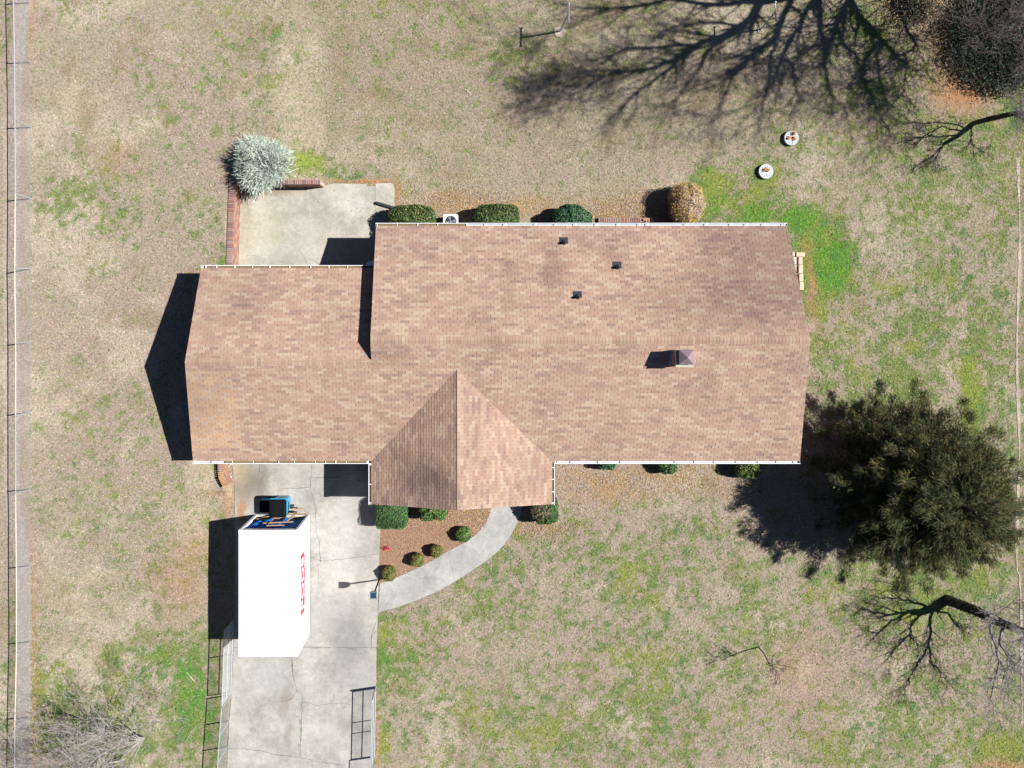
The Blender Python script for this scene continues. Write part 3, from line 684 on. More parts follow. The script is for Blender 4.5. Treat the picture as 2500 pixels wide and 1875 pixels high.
# air conditioner
ac = W(*G(1100.5, 541, .8)); e = empty('air_conditioner', ac, 'white square air conditioner with round fan grille between two hedges', 'air conditioner')
def rr(cx, cy, hx, hy, r, n=4):
    o = []
    for sx, sy, a0 in ((1, 1, 0), (-1, 1, 90), (-1, -1, 180), (1, -1, 270)):
        for i in range(n+1):
            a = R(a0+90*i/n); o.append((cx+sx*(hx-r)+r*math.cos(a), cy+sy*(hy-r)+r*math.sin(a)))
    return o
MB().prism(rr(ac.x, ac.y, .32, .32, .08), 0, .76).build('casing', GALV, e)
m = MB(); op = rr(ac.x, ac.y, .34, .34, .09); ip = [(ac.x+.27*math.cos(2*math.pi*(i+2.5)/20-.39), ac.y+.27*math.sin(2*math.pi*(i+2.5)/20-.39)) for i in range(20)]
m.add([(x, y, .80) for x, y in op]+[(x, y, .80) for x, y in ip]+[(x, y, .74) for x, y in op]+[(x, y, .70) for x, y in ip],
      [(i, (i+1) % 20, 20+(i+1) % 20, 20+i) for i in range(20)]+[(40+i, 40+(i+1) % 20, (i+1) % 20, i) for i in range(20)]+[(20+i, 20+(i+1) % 20, 60+(i+1) % 20, 60+i) for i in range(20)])
m.build('top_panel', WHITE, e)
MB().lathe((ac.x, ac.y, .762), [(.27, 0), (.27, .004)], 20).build('fan_well', BLACKP, e)
m = MB()
for r_ in (.10, .20): m.tube([(ac.x+r_*math.cos(t*math.pi/9), ac.y+r_*math.sin(t*math.pi/9), .80) for t in range(19)], .003, 4)
for t in range(4): m.tube([(ac.x, ac.y, .8), (ac.x+.27*math.cos(t*math.pi/3+.5), ac.y+.27*math.sin(t*math.pi/3+.5), .8)], .005, 4)
m.build('grille', GALV, e)
m = MB()
for t in range(4):
    a = t*math.pi/2+.3; m.add([(ac.x+.03*math.cos(a-.4), ac.y+.03*math.sin(a-.4), .775), (ac.x+.24*math.cos(a-.35), ac.y+.24*math.sin(a-.35), .78), (ac.x+.24*math.cos(a+.35), ac.y+.24*math.sin(a+.35), .79)], [(0, 1, 2)])
m.lathe((ac.x, ac.y, .77), [(.05, 0), (.05, .03)], 10); m.build('fan', DGREY, e)

# black drain pipe on the patio
a = P(918, 495, .1); b = P(968, 510, .1)
m = MB(); d = (b-a); m.tube([a, b], .075, 14, cap=False); m.tube([b, a], .064, 14, cap=False)
tag(m.build('drain_pipe', DKPIPE), 'dark drain pipe lying on the corner of the patio beside the hedge', 'pipe')

# ------------------------------------------------------------------ brick garden walls
BM = {}
def brickmesh(size, mi):
    k_ = (size, mi)
    if k_ not in BM: BM[k_] = MB().box((0, 0, 0), size).mesh('brick', BRICKS[mi] if mi < 4 else ORNG)
    return BM[k_]
def brick_wall(name, label, line, zt, zbase, thick, face_out, cat='garden wall', och=None, rough_end=False):
    pts = [W(u, v) for u, v in line]; e = empty(name, pts[0]+Vector((0, 0, zbase)), label, cat)
    seg = [(pts[i], pts[i+1]) for i in range(len(pts)-1)]
    core = MB(); st = MB()
    for a, b in seg:
        d = (b-a); Lx = d.length; d.normalize(); n = Vector((-d.y, d.x, 0)); mid = (a+b)/2
        core.box(mid+Vector((0, 0, (zbase+zt-.07)/2)), (Lx, thick-.06, zt-zbase-.07), (d, n, Vector((0, 0, 1))))
        zb = zbase; row = 0
        while zb < zt-.12:
            for sgn in (-1, 1):
                x = -.1 if row % 2 else 0
                while x < Lx-.02:
                    xa, xb = max(0, x), min(Lx, x+.192)
                    if xb-xa > .02: st.box(a+d*(xa+xb)/2+n*sgn*(thick/2-.02)+Vector((0, 0, zb+.03)), (xb-xa, .045, .057), (d, n, Vector((0, 0, 1))), random.choice((0, 0, 2, 1)))
                    x += .203
            zb += .067; row += 1
    core.build('mortar_core', MORTAR, e); o = st.build('brick', BRICKS, e); o['kind'] = 'stuff'
    dist = 0; tot = sum((b-a).length for a, b in seg)
    for a, b in seg:
        d = (b-a); Lx = d.length; d.normalize(); x = .04
        while x < Lx:
            mi = random.choice((0, 1, 1, 3, 3))
            if och and dist+x > och*tot: mi = 4
            o = bpy.data.objects.new('cap_brick', brickmesh((.062, thick+.02, .075), mi)); COL.objects.link(o)
            o.parent = e; o.matrix_parent_inverse = Matrix.Translation(-e.location)
            o.location = a+d*x+Vector((0, 0, zt-.033+random.uniform(-.004, .004))); o.rotation_euler = (random.uniform(-.02, .02), 0, math.atan2(d.y, d.x)+random.uniform(-.02, .02)); x += .083
        dist += Lx
    return e
brick_wall('brick_wall', 'long low brick retaining wall along the left side of the patio', [(583.3, 441), (574.5, 700)], .97, -.05, .23, 1)
brick_wall('brick_wall', 'low brick retaining wall behind the patio beside the pale shrub', [(590, 452.5), (791.5, 452.5)], .97, -.05, .20, 1)
brick_wall('brick_wall', 'short curved brick wall by the driveway at the garage corner', [(553, 1075), (552.5, 1120), (552.5, 1142), (555, 1157), (560, 1168), (567, 1177)], .80, -.05, .22, 1, och=.62)
brick_wall('brick_wall', 'low brick wall round the rear basement well beside the round bushes', [(1460, 538), (1586, 538)], .18, -.05, .20, 1)
brick_wall('brick_wall', 'short side brick wall of the rear basement well under the eave', [(1465.5, 543.5), (1465.5, 585)], .2, -.05, .20, 1)
brick_wall('brick_wall', 'low brick wall running behind the golden bush under the rear eave', [(1587, 538.5), (1638, 539)], .18, -.05, .20, 1)
for (x, y, zz_, a, lb) in ((1576, 536, .24, .2, 'loose orange brick farthest left on the low rear brick wall'), (1583, 538, .24, 1.5, 'loose cored brick lying farthest right on the low rear brick wall'), (1579, 543, .24, 1.3, 'loose brick nearest the gutter on the low rear brick wall')):
    p = P(x, y, zz_); m = MB().box((0, 0, 0), (.2, .095, .06))
    for i in (-.06, 0, .06): m.box((i, 0, .0), (.025, .03, .064), mi=1)
    o = m.build('loose_brick', [BRICKS[2], BLACKP]); o.location = p; o.rotation_euler = (0, 0, a)
    tag(o, lb, 'brick', 'loose bricks on the rear wall')
for (x, y, mat_, lb) in ((564, 1131, PAV, 'squat block beside the curved brick wall nearest the garage eave'), (563, 1153.5, BRICKS[3], 'small grey block in the middle of three beside the curved wall'), (563, 1164, PAV, 'pale block farthest from the garage beside the curved wall')):
    tag(MB().box(P(x, y, .05), (.12, .11, .1)).build('paving_block', mat_, bevel=.01), lb, 'block')
# cream step by the right gable
e = empty('block_planter', P(1955, 660, 0), 'cream block edging with grey slabs against the right end wall', 'planter')
for (x0, y0, x1, y1, z, m_) in ((1944.5, 616, 1965.5, 626.5, .22, CREAM), (1950, 627.5, 1959.5, 646, .18, CREAM), (1950.5, 647, 1960.5, 667, .18, CREAM), (1951.5, 668, 1961.5, 687, .18, CREAM), (1952.5, 688, 1962.5, 707.5, .18, CREAM), (1935, 616, 1942, 626, .16, PAV), (1936, 627.5, 1949, 646, .10, PAV), (1940, 647, 1949.5, 666, .09, PAV), (1940, 667, 1950.5, 700, .09, CREAM)):
    a = P(x0, y0, z); b = P(x1, y1, z)
    MB().box(((a.x+b.x)/2, (a.y+b.y)/2, z/2), (b.x-a.x, a.y-b.y, z)).build('block', m_, e, bevel=.008)

# ------------------------------------------------------------------ storage container
cu = (624.4, 757.6); cv = (1255.3, 1543); hC = 2.44
c0 = W(cu[0], cv[0]); c1_ = W(cu[1], cv[1]); x0, x1 = c0.x, c1_.x; y1, y0 = c0.y, c1_.y      # y1 is the open end
e = empty('storage_container', ((x0+x1)/2, (y0+y1)/2, 0), 'large white portable storage container open at one end on the driveway', 'container')
zb = .14
MB().box(((x0+x1)/2, (y0+y1)/2, zb+.05), (x1-x0-.06, y1-y0-.06, .1)).build('floor', WOOD, e)
for xx, lab in ((x0, 0), (x1, 1)):
    m = MB(); s = 1 if lab else -1
    m.box((xx-s*.03, (y0+y1)/2, (zb+hC)/2), (.04, y1-y0-.10, hC-zb-.1)); m.build('side_panel', CONT, e)
MB().box(((x0+x1)/2, y0+.03, (zb+hC)/2), (x1-x0-.1, .04, hC-zb-.1)).build('end_panel', CONT, e)
m = MB()
for xx in (x0+.05, x1-.05):
    m.box((xx, (y0+y1)/2, hC-.05), (.10, y1-y0-.2, .10)); m.box((xx, (y0+y1)/2, zb+.04), (.10, y1-y0-.2, .08))
    for yy in (y0+.05, y1-.05): m.box((xx, yy, (zb+hC)/2), (.10+.012, .10+.012, hC-zb+.004))
m.box(((x0+x1)/2, y0+.05, hC-.05), (x1-x0-.2, .10, .10)); m.box(((x0+x1)/2, y1-.05, hC-.11), (x1-x0-.2, .09, .22)); m.box(((x0+x1)/2, y1-.05, zb+.04), (x1-x0-.2, .09, .09))
m.build('frame', CONT, e)
m = MB(); nr = 34
vs = []; fs = []
for i in range(nr*4+1):
    yy = y0+.06+(y1-y0-.12)*i/(nr*4); z = hC-.012+(.010 if (i % 4) in (1, 2) else 0); vs += [(x0+.06, yy, z), (x1-.06, yy, z)]
for i in range(nr*4): fs.append((2*i, 2*i+1, 2*i+3, 2*i+2))
m.add(vs, fs).build('roof_sheet', CONT, e)
m = MB()
for i in range(nr): m.box(((x0+x1)/2, y0+.06+(y1-y0-.12)*(i+.02)/nr, hC-.006), (x1-x0-.14, .012, .012))  # thin grey strips paint the shading of the roof ribs
m.build('rib_shade_line', PALEGREY, e)['kind'] = 'stuff'
# corner brackets, jack sockets and rivets
m = MB()
for xx in (x0, x1):
    for yy in (y0+.2, y0+1.6, y0+3.3, y1-.3): m.box((xx, yy, .35), (.03, .14, .06))
m.build('side_bracket', PALEGREY, e)
m = MB()
for i in range(22):
    yy = y0+.15+i*(y1-y0-.3)/21
    for xx in (x0+.09, x1-.13): m.box((xx+.004, yy, hC+.003), (.02, .03, .008))
m.build('rivet', PALEGREY, e)['kind'] = 'stuff'
# lettering on the long side facing the house front door
def text(s, size, pos, rot, mat_, name='lettering', parent=None, ext=.002, sx=1.0, bold=0.0):
    cu_ = bpy.data.curves.new(name, 'FONT'); cu_.body = s; cu_.size = size; cu_.extrude = ext; cu_.offset = bold; cu_.align_x = 'CENTER'; cu_.align_y = 'CENTER'
    t = bpy.data.objects.new('tmp', cu_); COL.objects.link(t); bpy.context.view_layer.update()
    me = bpy.data.meshes.new_from_object(t.evaluated_get(bpy.context.evaluated_depsgraph_get())); bpy.data.objects.remove(t)
    me.materials.clear(); me.materials.append(mat_); me.name = name
    o = bpy.data.objects.new(name, me); COL.objects.link(o); o.location = pos; o.rotation_euler = rot; o.scale = (sx, 1, 1)
    if parent: o.parent = parent; o.matrix_parent_inverse = Matrix.Translation(-parent.location)
    return o
yc = W(0, 1420).y
ym0 = W(0, 740+(1503.7-740)*(1-1.72/35)).y; ym1 = W(0, 740+(1355.8-740)*(1-1.72/35)).y; yc = (ym0+ym1)/2
MB().box((x1-.008, yc, 1.45), (.008, ym1-ym0, .66)).build('logo_panel', RED, e)
text('PODS', .56, (x1-.002, yc, 1.46), (R(90), 0, R(90)), CONT, 'lettering', e, .002, 1.68, .004)
text('MOVING & STORAGE', .25, (x1-.006, yc, .96), (R(90), 0, R(90)), PINK, 'lettering', e, .003, .95, .004)
MB().box((x1-.006, yc+.3, 1.08), (.006, .55, .035)).build('label_strip', DGREY, e); MB().box((x1-.02, yc-.6, hC+.004), (.01, .55, .006)).build('label_strip', DGREY, e)
text('PODS', .12, ((x0+x1)/2-.2, y1+.002, hC-.10), (R(90), 0, R(180)), RED, 'lettering', e, .001, 3.2)
# hanging blue cloth in the doorway and contents
vs = []; fs = []; nx, nz = 44, 10
for j in range(nz+1):
    for i in range(nx+1):
        xx = x0+.12+(x1-x0-.24)*i/nx; z = .25+(hC-.5)*j/nz
        vs.append((xx, y1-.16-.05*math.sin(i*.9+j*.25)-.05*math.sin(i*.37+j*.7)-.03*math.sin(j*1.3+i*.2), z))
for j in range(nz):
    for i in range(nx): a = j*(nx+1)+i; fs.append((a, a+nx+1, a+nx+2, a+1))
tag(MB().add(vs, fs).build('blue_cloth', TARP, smooth=True), 'blue cloth sheet hanging inside the open end of the white container', 'cloth')
wr = empty('timber_frame', ((x0+x1)/2, y1+.2, 0), 'bare timber frame of planks standing in the open end of the container', 'timber frame')
def plank(a, b, w_=.09, t_=.04):
    a = Vector(a); b = Vector(b); d = (b-a).normalized(); n = d.cross(Vector((0, 0, 1)))
    if n.length < .01: n = Vector((0, 1, 0))
    n.normalize(); MB().box((a+b)/2, ((b-a).length, w_, t_), (d, n, n.cross(d))).build('plank', WOOD, wr)
plank((x0+.8, y1+.04, 1.55), (x1-.42, y1+.10, 1.55), .05, .04); plank((x0+1.0, y1-.02, 1.72), (x1-.75, y1+.0, 1.72), .04, .04)
plank((x0+1.3, y1+.26, .7), (x1+.0, y1+.20, .7), .05, .04); plank((x0+1.35, y1+.36, .4), (x1-.25, y1+.36, .4), .05, .04); plank((x0+1.1, y1+.06, .15), (x0+1.1, y1+.06, 1.7), .04, .04); plank((x1-.7, y1+.08, .1), (x1-.7, y1+.08, 1.55), .04, .04)
plank((x1-.72, y1+.10, 1.5), (x1-.4, y1+.24, .7), .04, .04)

# wheeled bin
bc_ = W(694.5, 1224.5); e = empty('wheelie_bin', bc_, 'blue wheeled rubbish bin with a black lid behind the container', 'bin')
m = MB(); lo = rr(bc_.x, bc_.y, .30, .30, .09); hi = rr(bc_.x, bc_.y, .37, .40, .10); n = len(lo)
m.add([(x, y, .06) for x, y in lo]+[(x, y, 1.10) for x, y in hi], [tuple(range(n))[::-1], tuple(range(n, 2*n))]+[(i, (i+1) % n, n+(i+1) % n, n+i) for i in range(n)]); m.build('body', CYAN, e)
MB().prism(rr(bc_.x, bc_.y, .40, .43, .10), 1.04, 1.10).build('rim', CYAN, e)
m = MB(); a = rr(bc_.x, bc_.y-.01, .39, .41, .10); b = rr(bc_.x, bc_.y-.01, .30, .31, .08)
m.add([(x, y, 1.105) for x, y in a]+[(x, y, 1.15) for x, y in a]+[(x, y, 1.20) for x, y in b], [(i, (i+1) % n, n+(i+1) % n, n+i) for i in range(n)]+[(n+i, n+(i+1) % n, 2*n+(i+1) % n, 2*n+i) for i in range(n)]+[tuple(range(2*n, 3*n)), tuple(range(n))[::-1]]); m.build('lid', BLACKP, e)
for yy in (-.27, .02):
    m = MB(); m.tube([(bc_.x+.36, bc_.y+yy-.22, .13), (bc_.x+.36, bc_.y+yy-.14, .13)], .13, 16); m.build('wheel', RUBBER, e)
MB().tube([(bc_.x+.40, bc_.y-.28, 1.02), (bc_.x+.47, bc_.y-.25, 1.04), (bc_.x+.47, bc_.y+.25, 1.04), (bc_.x+.40, bc_.y+.28, 1.02)], .018, 8).build('handle', BLACKP, e)
bb = W(655, 1231); e = empty('recycling_box', bb, 'low blue box with black lid in the shadow of the wheeled bin', 'box')
MB().prism(rr(bb.x, bb.y, .26, .30, .06), .02, .38).build('body', CYAN, e); MB().prism(rr(bb.x, bb.y, .28, .26, .06), .385, .44).build('lid', BLACKP, e)

# ------------------------------------------------------------------ chain link fences and gates
def chain(mb, p0, p1, q0, q1, d=.075, r=.0028):
    Lx = (p1-p0).length; Hh = ((q0-p0).length+(q1-p1).length)/2
    def at(s, t): return (p0.lerp(p1, s/Lx)).lerp(q0.lerp(q1, s/Lx), t/Hh)
    k_ = -Hh
    while k_ < Lx:
        for sg in (1, -1):
            s0, s1 = k_, k_+Hh
            a, b = max(0, s0), min(Lx, s1)
            if b-a > .02:
                t0, t1 = (a-s0), (b-s0)
                if sg < 0: t0, t1 = Hh-t0, Hh-t1
                mb.tube([at(a, t0), at(b, t1)], r, 3, cap=False)
        k_ += d
def fence(label, bases, tops, extra=None, rail=GALV, pr=.028):
    e = empty('chain_link_fence', bases[0], label, 'fence'); ms = MB()
    for i in range(len(bases)-1): chain(ms, bases[i]+Vector((0, 0, .04)), bases[i+1]+Vector((0, 0, .04)), tops[i], tops[i+1])
    o = ms.build('wire_mesh', WIRE, e); o['kind'] = 'stuff'
    for b, t in zip(bases, tops): MB().tube([b-Vector((0, 0, .1)), t+Vector((0, 0, .03))], pr, 8).build('post', GALV, e)
    for i in range(len(tops)-1): MB().tube([tops[i], tops[i+1]], .020, 6).build('top_rail', rail[i % len(rail)] if isinstance(rail, list) else rail, e)
    return e
FB = [(74, -150), (72, 7), (74.4, 153.5), (76, 311.7), (76, 485), (75, 655), (76, 834), (75, 1006), (74, 1195), (74.4, 1380), (73.4, 1566), (73, 1750), (73, 1940)]
FT = [(33, -184), (32, -24), (34.8, 125), (36.4, 289.6), (37.3, 473), (36, 656), (38, 838), (38, 1015), (38, 1207), (40, 1402), (40, 1593), (36, 1783), (34, 1980)]
B = [PG(*p) for p in FB]; T = [P(x, y, b.z+1.2) for (x, y), b in zip(FT, B)]
fence('long chain link fence down the left edge of the yard', B, T, rail=[GALV, GALV, GALV, GALV, RUSTY, RUSTY, RUSTY, GALV, RUSTY, RUSTY, RUSTY, GALV])
FB = [(564, 1696), (559, 1760), (554.8, 1823), (549, 1950)]
B = [P(*p, 0.02) for p in FB]; T = [b+Vector((-.03, -.03, 1.18)) for b in B]
fence('short chain link fence beside the lower left edge of the driveway', B, T)
def gate(name, label, a, b, h, rails, verts, lean=(0, 0), z0=.08):
    e = empty(name, a, label, 'gate'); u_ = Vector((lean[0], lean[1], h)); z = Vector((0, 0, z0))
    A0, B0 = a+z, b+z; A1, B1 = A0+u_, B0+u_
    f = MB().tube([A0, A1], .022, 8).tube([B0, B1], .022, 8).tube([A1, B1], .022, 8).tube([A0, B0], .022, 8); f.build('gate_frame', GALV, e)
    for t in rails: MB().tube([A0.lerp(A1, t), B0.lerp(B1, t)], .020, 8).build('rail', GALV, e)
    for t in verts: MB().tube([A0.lerp(B0, t), A1.lerp(B1, t)], .020, 8).build('upright', GALV, e)
    ms = MB(); chain(ms, A0, B0, A1, B1, .075, .0032); o = ms.build('wire_mesh', WIRE, e); o['kind'] = 'stuff'; return e
gate('chain_link_gate', 'open chain link gate leaf beside the container on the left of the driveway', P(565, 1690), P(571, 1512), 1.12, (.5,), (.52,), (-.03, 0))
gate('chain_link_gate', 'open chain link gate leaf along the right edge of the driveway', P(917.5, 1680), P(914, 1845), 1.12, (.52,), (.46, .62), (0, 0))
for (x, y, lb) in ((918.2, 1676.5, 'thick steel gate post on the right edge of the driveway'),):
    e_ = P(x, y); tag(MB().tube([e_, e_+Vector((0, 0, 1.28))], .045, 12).lathe(e_+Vector((0, 0, 1.28)), [(.05, 0), (.04, .03), (.01, .05)], 12).build('gate_post', GALV), lb, 'post')
B = [P(912, 1848, .02), P(905, 1960, .02)]; T = [b+Vector((-.02, 0, 1.2)) for b in B]
fence('chain link fence at the lower right corner of the driveway', B, T)

# ------------------------------------------------------------------ lamp post
lp = W(926, 1414.5); e = empty('lamp_post', lp, 'slim black lamp post with square lantern where driveway meets walkway', 'lamp post')
MB().tube([lp, lp+Vector((0, 0, 1.62))], .035, 10).build('post', BLACKP, e)
LG = simple('lantern_glass', (.02, .05, .08), .15, .05, 4, spec=.6)
m = MB(); s0, s1 = .10, .14; z0, z1 = 1.62, 1.90
m.add([lp+Vector((i*s0, j*s0, z0)) for i, j in ((-1, -1), (1, -1), (1, 1), (-1, 1))]+[lp+Vector((i*s1, j*s1, z1)) for i, j in ((-1, -1), (1, -1), (1, 1), (-1, 1))], [(0, 1, 5, 4), (1, 2, 6, 5), (2, 3, 7, 6), (3, 0, 4, 7), (3, 2, 1, 0)]); m.build('lantern_glass', GALV, e)
m = MB(); 
for i, j in ((1, 0), (-1, 0), (0, 1), (0, -1)): m.box(lp+Vector((i*.135, j*.135, 1.915)), (.30 if j else .03, .30 if i else .03, .035))
m.build('lantern_rim', simple('lamp_rim_metal', (.16, .23, .28), .35, .1, 5, metal=.3), e)
MB().box(lp+Vector((0, 0, 1.905)), (.245, .245, .02)).build('lantern_top', LG, e)

# ------------------------------------------------------------------ clothes poles
for (bx0, by0, tx, ty, a0, a1, lb) in ((1366.8, 76.9, 1387, 34.5, (1389, 9.5), (1388.3, 55), 'white T-shaped clothes pole with round concrete footing in open lawn'),
                                       (1856.6, 72.8, 1891.5, 30, (1892.2, 6.5), (1894.5, 53), 'T-shaped clothes pole standing in the shadow of the big tree')):
    b = PG(bx0, by0); t = P(tx, ty, 2.15); e = empty('clothes_pole', b, lb, 'clothes pole', 'pair of clothes poles')
    MB().tube([b, t], .035, 10).build('pole', GALV, e)
    MB().tube([P(*a0, 2.17), P(*a1, 2.17)], .03, 10).build('crossbar', GALV, e)
    for p in (a0, a1): MB().lathe(P(*p, 2.12), [(.03, 0), (.045, .03), (.045, .08), (.02, .1)], 8).build('hook', GALV, e)
    r0 = .29 if bx0 < 1500 else .17
    pl = [(b.x+r0*(1+.15*math.sin(3*t_+1))*math.cos(t_), b.y-.03+r0*.85*math.sin(t_)) for t_ in [i*2*math.pi/16 for i in range(16)]]
    MB().prism(pl, -.1, .035).build('footing', KM, e)

# ------------------------------------------------------------------ septic style lids
LIDM = simple('weathered_white_lid', (.42, .44, .47), .6, .12, 14)
def leaflump(mb, c, s, a):
    for i in range(7):
        t = a+i*.9; p = Vector(c)+Vector((math.cos(t)*s*.35, math.sin(t)*s*.35, .01+.02*(i % 3)))
        q = [p+Vector((math.cos(t+k_)*s*f_, math.sin(t+k_)*s*f_*.8, .015*math.sin(k_*2+i)+.012)) for k_, f_ in ((0, .7), (.9, .55), (1.9, .6), (3.1, .7), (4.2, .5), (5.2, .6))]
        mb.add(q+[p+Vector((0, 0, .05))], [(j, (j+1) % 6, 6) for j in range(6)])
for (x, y, lb, lumps) in ((1932.5, 336.8, 'round white slotted lid with three brown leaves, the one nearer the big tree', ((-.13, .0, .11), (.12, -.03, .12), (.10, .20, .10))), (1870.3, 418.3, 'round white slotted lid with a brown leaf cluster, the one nearer the house', ((-.09, .06, .09), (.08, .05, .10), (-.02, .12, .07)))):
    c = PG(x, y, .18); c.z = tz((c.x*PXM+1250), 937.5-c.y*PXM); e = empty('access_lid', c, lb, 'lid')
    MB().lathe(c, [(.30, 0), (.31, .10), (.345, .12), (.345, .17), (.325, .19), (.30, .182), (.0, .182)], 32).build('cover', LIDM, e)
    m = MB()
    for i in range(12):
        a = i*math.pi/6+.2; r0, r1 = (.20, .28) if i % 3 else (.10, .28); m.box(c+Vector((math.cos(a)*(r0+r1)/2, math.sin(a)*(r0+r1)/2, .186)), (r1-r0, .024, .008), (Vector((math.cos(a), math.sin(a), 0)), Vector((-math.sin(a), math.cos(a), 0)), Vector((0, 0, 1))))
    m.build('slot', DGREY, e)
    m = MB()
    for lx, ly, s in lumps: leaflump(m, c+Vector((lx, ly, .19)), s, lx*30)
    lab = 'curled brown leaves resting on the white lid %s' % ('nearer the big tree' if x > 1900 else 'nearer the house')
    tag(m.build('dead_leaves', DEADLEAF), lab, 'leaves')

# ------------------------------------------------------------------ bushes
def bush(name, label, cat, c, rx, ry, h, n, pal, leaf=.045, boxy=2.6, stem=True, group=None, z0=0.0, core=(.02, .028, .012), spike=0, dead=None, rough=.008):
    e = empty(name, Vector((c.x, c.y, z0)), label, cat, group)
    # surface points of a superellipsoid standing on the ground
    m = int(n*1.9); d = rng.normal(0, 1, (m, 3)); d /= np.linalg.norm(d, axis=1)[:, None]; d[:, 2] = np.abs(d[:, 2])**.8*np.sign(d[:, 2]); 
    k_ = (np.abs(d[:, 0])**boxy+np.abs(d[:, 1])**boxy+np.abs(d[:, 2])**boxy)**(-1/boxy)
    s = d*k_[:, None]; ph0 = c.x*3+c.y
    wav = lambda x, y, z: 1+.035*(np.sin(3*np.arctan2(y, x)+ph0)+np.sin(5*np.arctan2(y, x)+2*ph0+2*z)+.8*np.sin(9*np.arctan2(y, x)+3*z+ph0))*(1 if boxy < 3.5 else .45)
    rad = (.975+.05*rng.random(m)+np.abs(rng.normal(0, rough, m)))*wav(s[:, 0], s[:, 1], s[:, 2])
    z = s[:, 2]*.5+.5
    pos = np.stack([c.x+s[:, 0]*rx*rad, c.y+s[:, 1]*ry*rad, z0+.04+z*h*rad], -1)
    nr = s/np.linalg.norm(s, axis=1)[:, None]
    ax = rng.normal(0, 1, (m, 3)); nn = nr+ax*.55; nn /= np.linalg.norm(nn, axis=1)[:, None]
    t1 = np.cross(nn, rng.normal(0, 1, (m, 3))); t1 /= np.linalg.norm(t1, axis=1)[:, None]; t2 = np.cross(nn, t1)
    L_ = (leaf*.85*rng.uniform(.6, 1.3, m))[:, None]; wv = L_*.55
    q = np.stack([pos-t1*L_, pos-t2*wv, pos+t1*L_, pos+t2*wv], 1).reshape(-1, 3)
    pal = np.array(pal); pc = pal[rng.integers(0, len(pal), m)]*rng.uniform(.6, 1.35, (m, 1))
    if dead is not None:
        dx, dy, dr, dc = dead; kk = (((pos[:, 0]-c.x-dx)**2+(pos[:, 1]-c.y-dy)**2) < dr*dr) & (rng.random(m) < .8); pc[kk] = np.array(dc)*rng.uniform(.6, 1.4, (kk.sum(), 1))
    f = np.arange(m*4).reshape(-1, 4)
    # solid inner core, added to block light through the leaves
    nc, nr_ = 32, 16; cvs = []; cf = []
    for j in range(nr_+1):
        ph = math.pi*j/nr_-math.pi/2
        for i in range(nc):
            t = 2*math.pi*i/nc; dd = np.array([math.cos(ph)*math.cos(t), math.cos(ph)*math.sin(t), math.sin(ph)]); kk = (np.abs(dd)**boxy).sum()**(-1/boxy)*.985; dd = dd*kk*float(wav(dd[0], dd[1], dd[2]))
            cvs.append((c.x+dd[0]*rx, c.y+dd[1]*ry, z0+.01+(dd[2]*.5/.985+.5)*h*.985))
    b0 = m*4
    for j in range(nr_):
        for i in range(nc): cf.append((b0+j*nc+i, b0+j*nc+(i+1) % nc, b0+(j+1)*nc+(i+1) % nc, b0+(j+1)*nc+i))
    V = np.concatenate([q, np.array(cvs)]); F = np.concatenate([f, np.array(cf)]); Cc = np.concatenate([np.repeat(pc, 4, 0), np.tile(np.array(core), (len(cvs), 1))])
    o = link('foliage', npmesh('foliage', V, F, np.clip(Cc, .003, .9), LEAFM), e)
    return e
DG = [(.045, .10, .025), (.06, .12, .03), (.03, .075, .025), (.09, .12, .03), (.10, .14, .035)]
TL = [(.03, .11, .055), (.05, .14, .06), (.025, .08, .045), (.08, .17, .07)]
YG = [(.10, .17, .03), (.16, .19, .035), (.06, .12, .03), (.22, .22, .05), (.24, .13, .05)]
def PB(px, py, z): u, v = G(px, py, z); return W(u, v)
gN = None
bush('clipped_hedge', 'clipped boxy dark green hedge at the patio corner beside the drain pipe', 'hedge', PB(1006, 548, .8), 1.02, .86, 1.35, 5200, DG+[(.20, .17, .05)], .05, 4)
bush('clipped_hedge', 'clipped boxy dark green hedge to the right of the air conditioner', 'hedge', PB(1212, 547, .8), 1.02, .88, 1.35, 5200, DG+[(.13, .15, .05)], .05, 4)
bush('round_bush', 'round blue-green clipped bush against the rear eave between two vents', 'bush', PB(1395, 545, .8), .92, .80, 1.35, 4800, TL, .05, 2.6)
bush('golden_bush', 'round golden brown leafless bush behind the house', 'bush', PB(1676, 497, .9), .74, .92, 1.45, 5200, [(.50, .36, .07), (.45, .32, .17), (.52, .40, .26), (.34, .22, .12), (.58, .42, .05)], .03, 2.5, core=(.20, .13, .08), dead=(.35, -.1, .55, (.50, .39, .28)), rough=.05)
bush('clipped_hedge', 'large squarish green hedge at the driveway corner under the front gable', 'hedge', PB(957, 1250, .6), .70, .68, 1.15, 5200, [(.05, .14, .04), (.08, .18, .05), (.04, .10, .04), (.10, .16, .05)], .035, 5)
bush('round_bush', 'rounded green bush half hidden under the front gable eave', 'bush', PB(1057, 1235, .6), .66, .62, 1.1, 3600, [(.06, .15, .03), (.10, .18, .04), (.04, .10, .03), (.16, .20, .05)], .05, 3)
bush('round_bush', 'rounded bush with a browned patch to the right of the walkway', 'bush', PB(1329, 1243, .6), .62, .62, 1.1, 3600, [(.06, .14, .03), (.10, .17, .04), (.04, .09, .03)], .045, 3, dead=(-.22, .0, .42, (.20, .16, .10)))
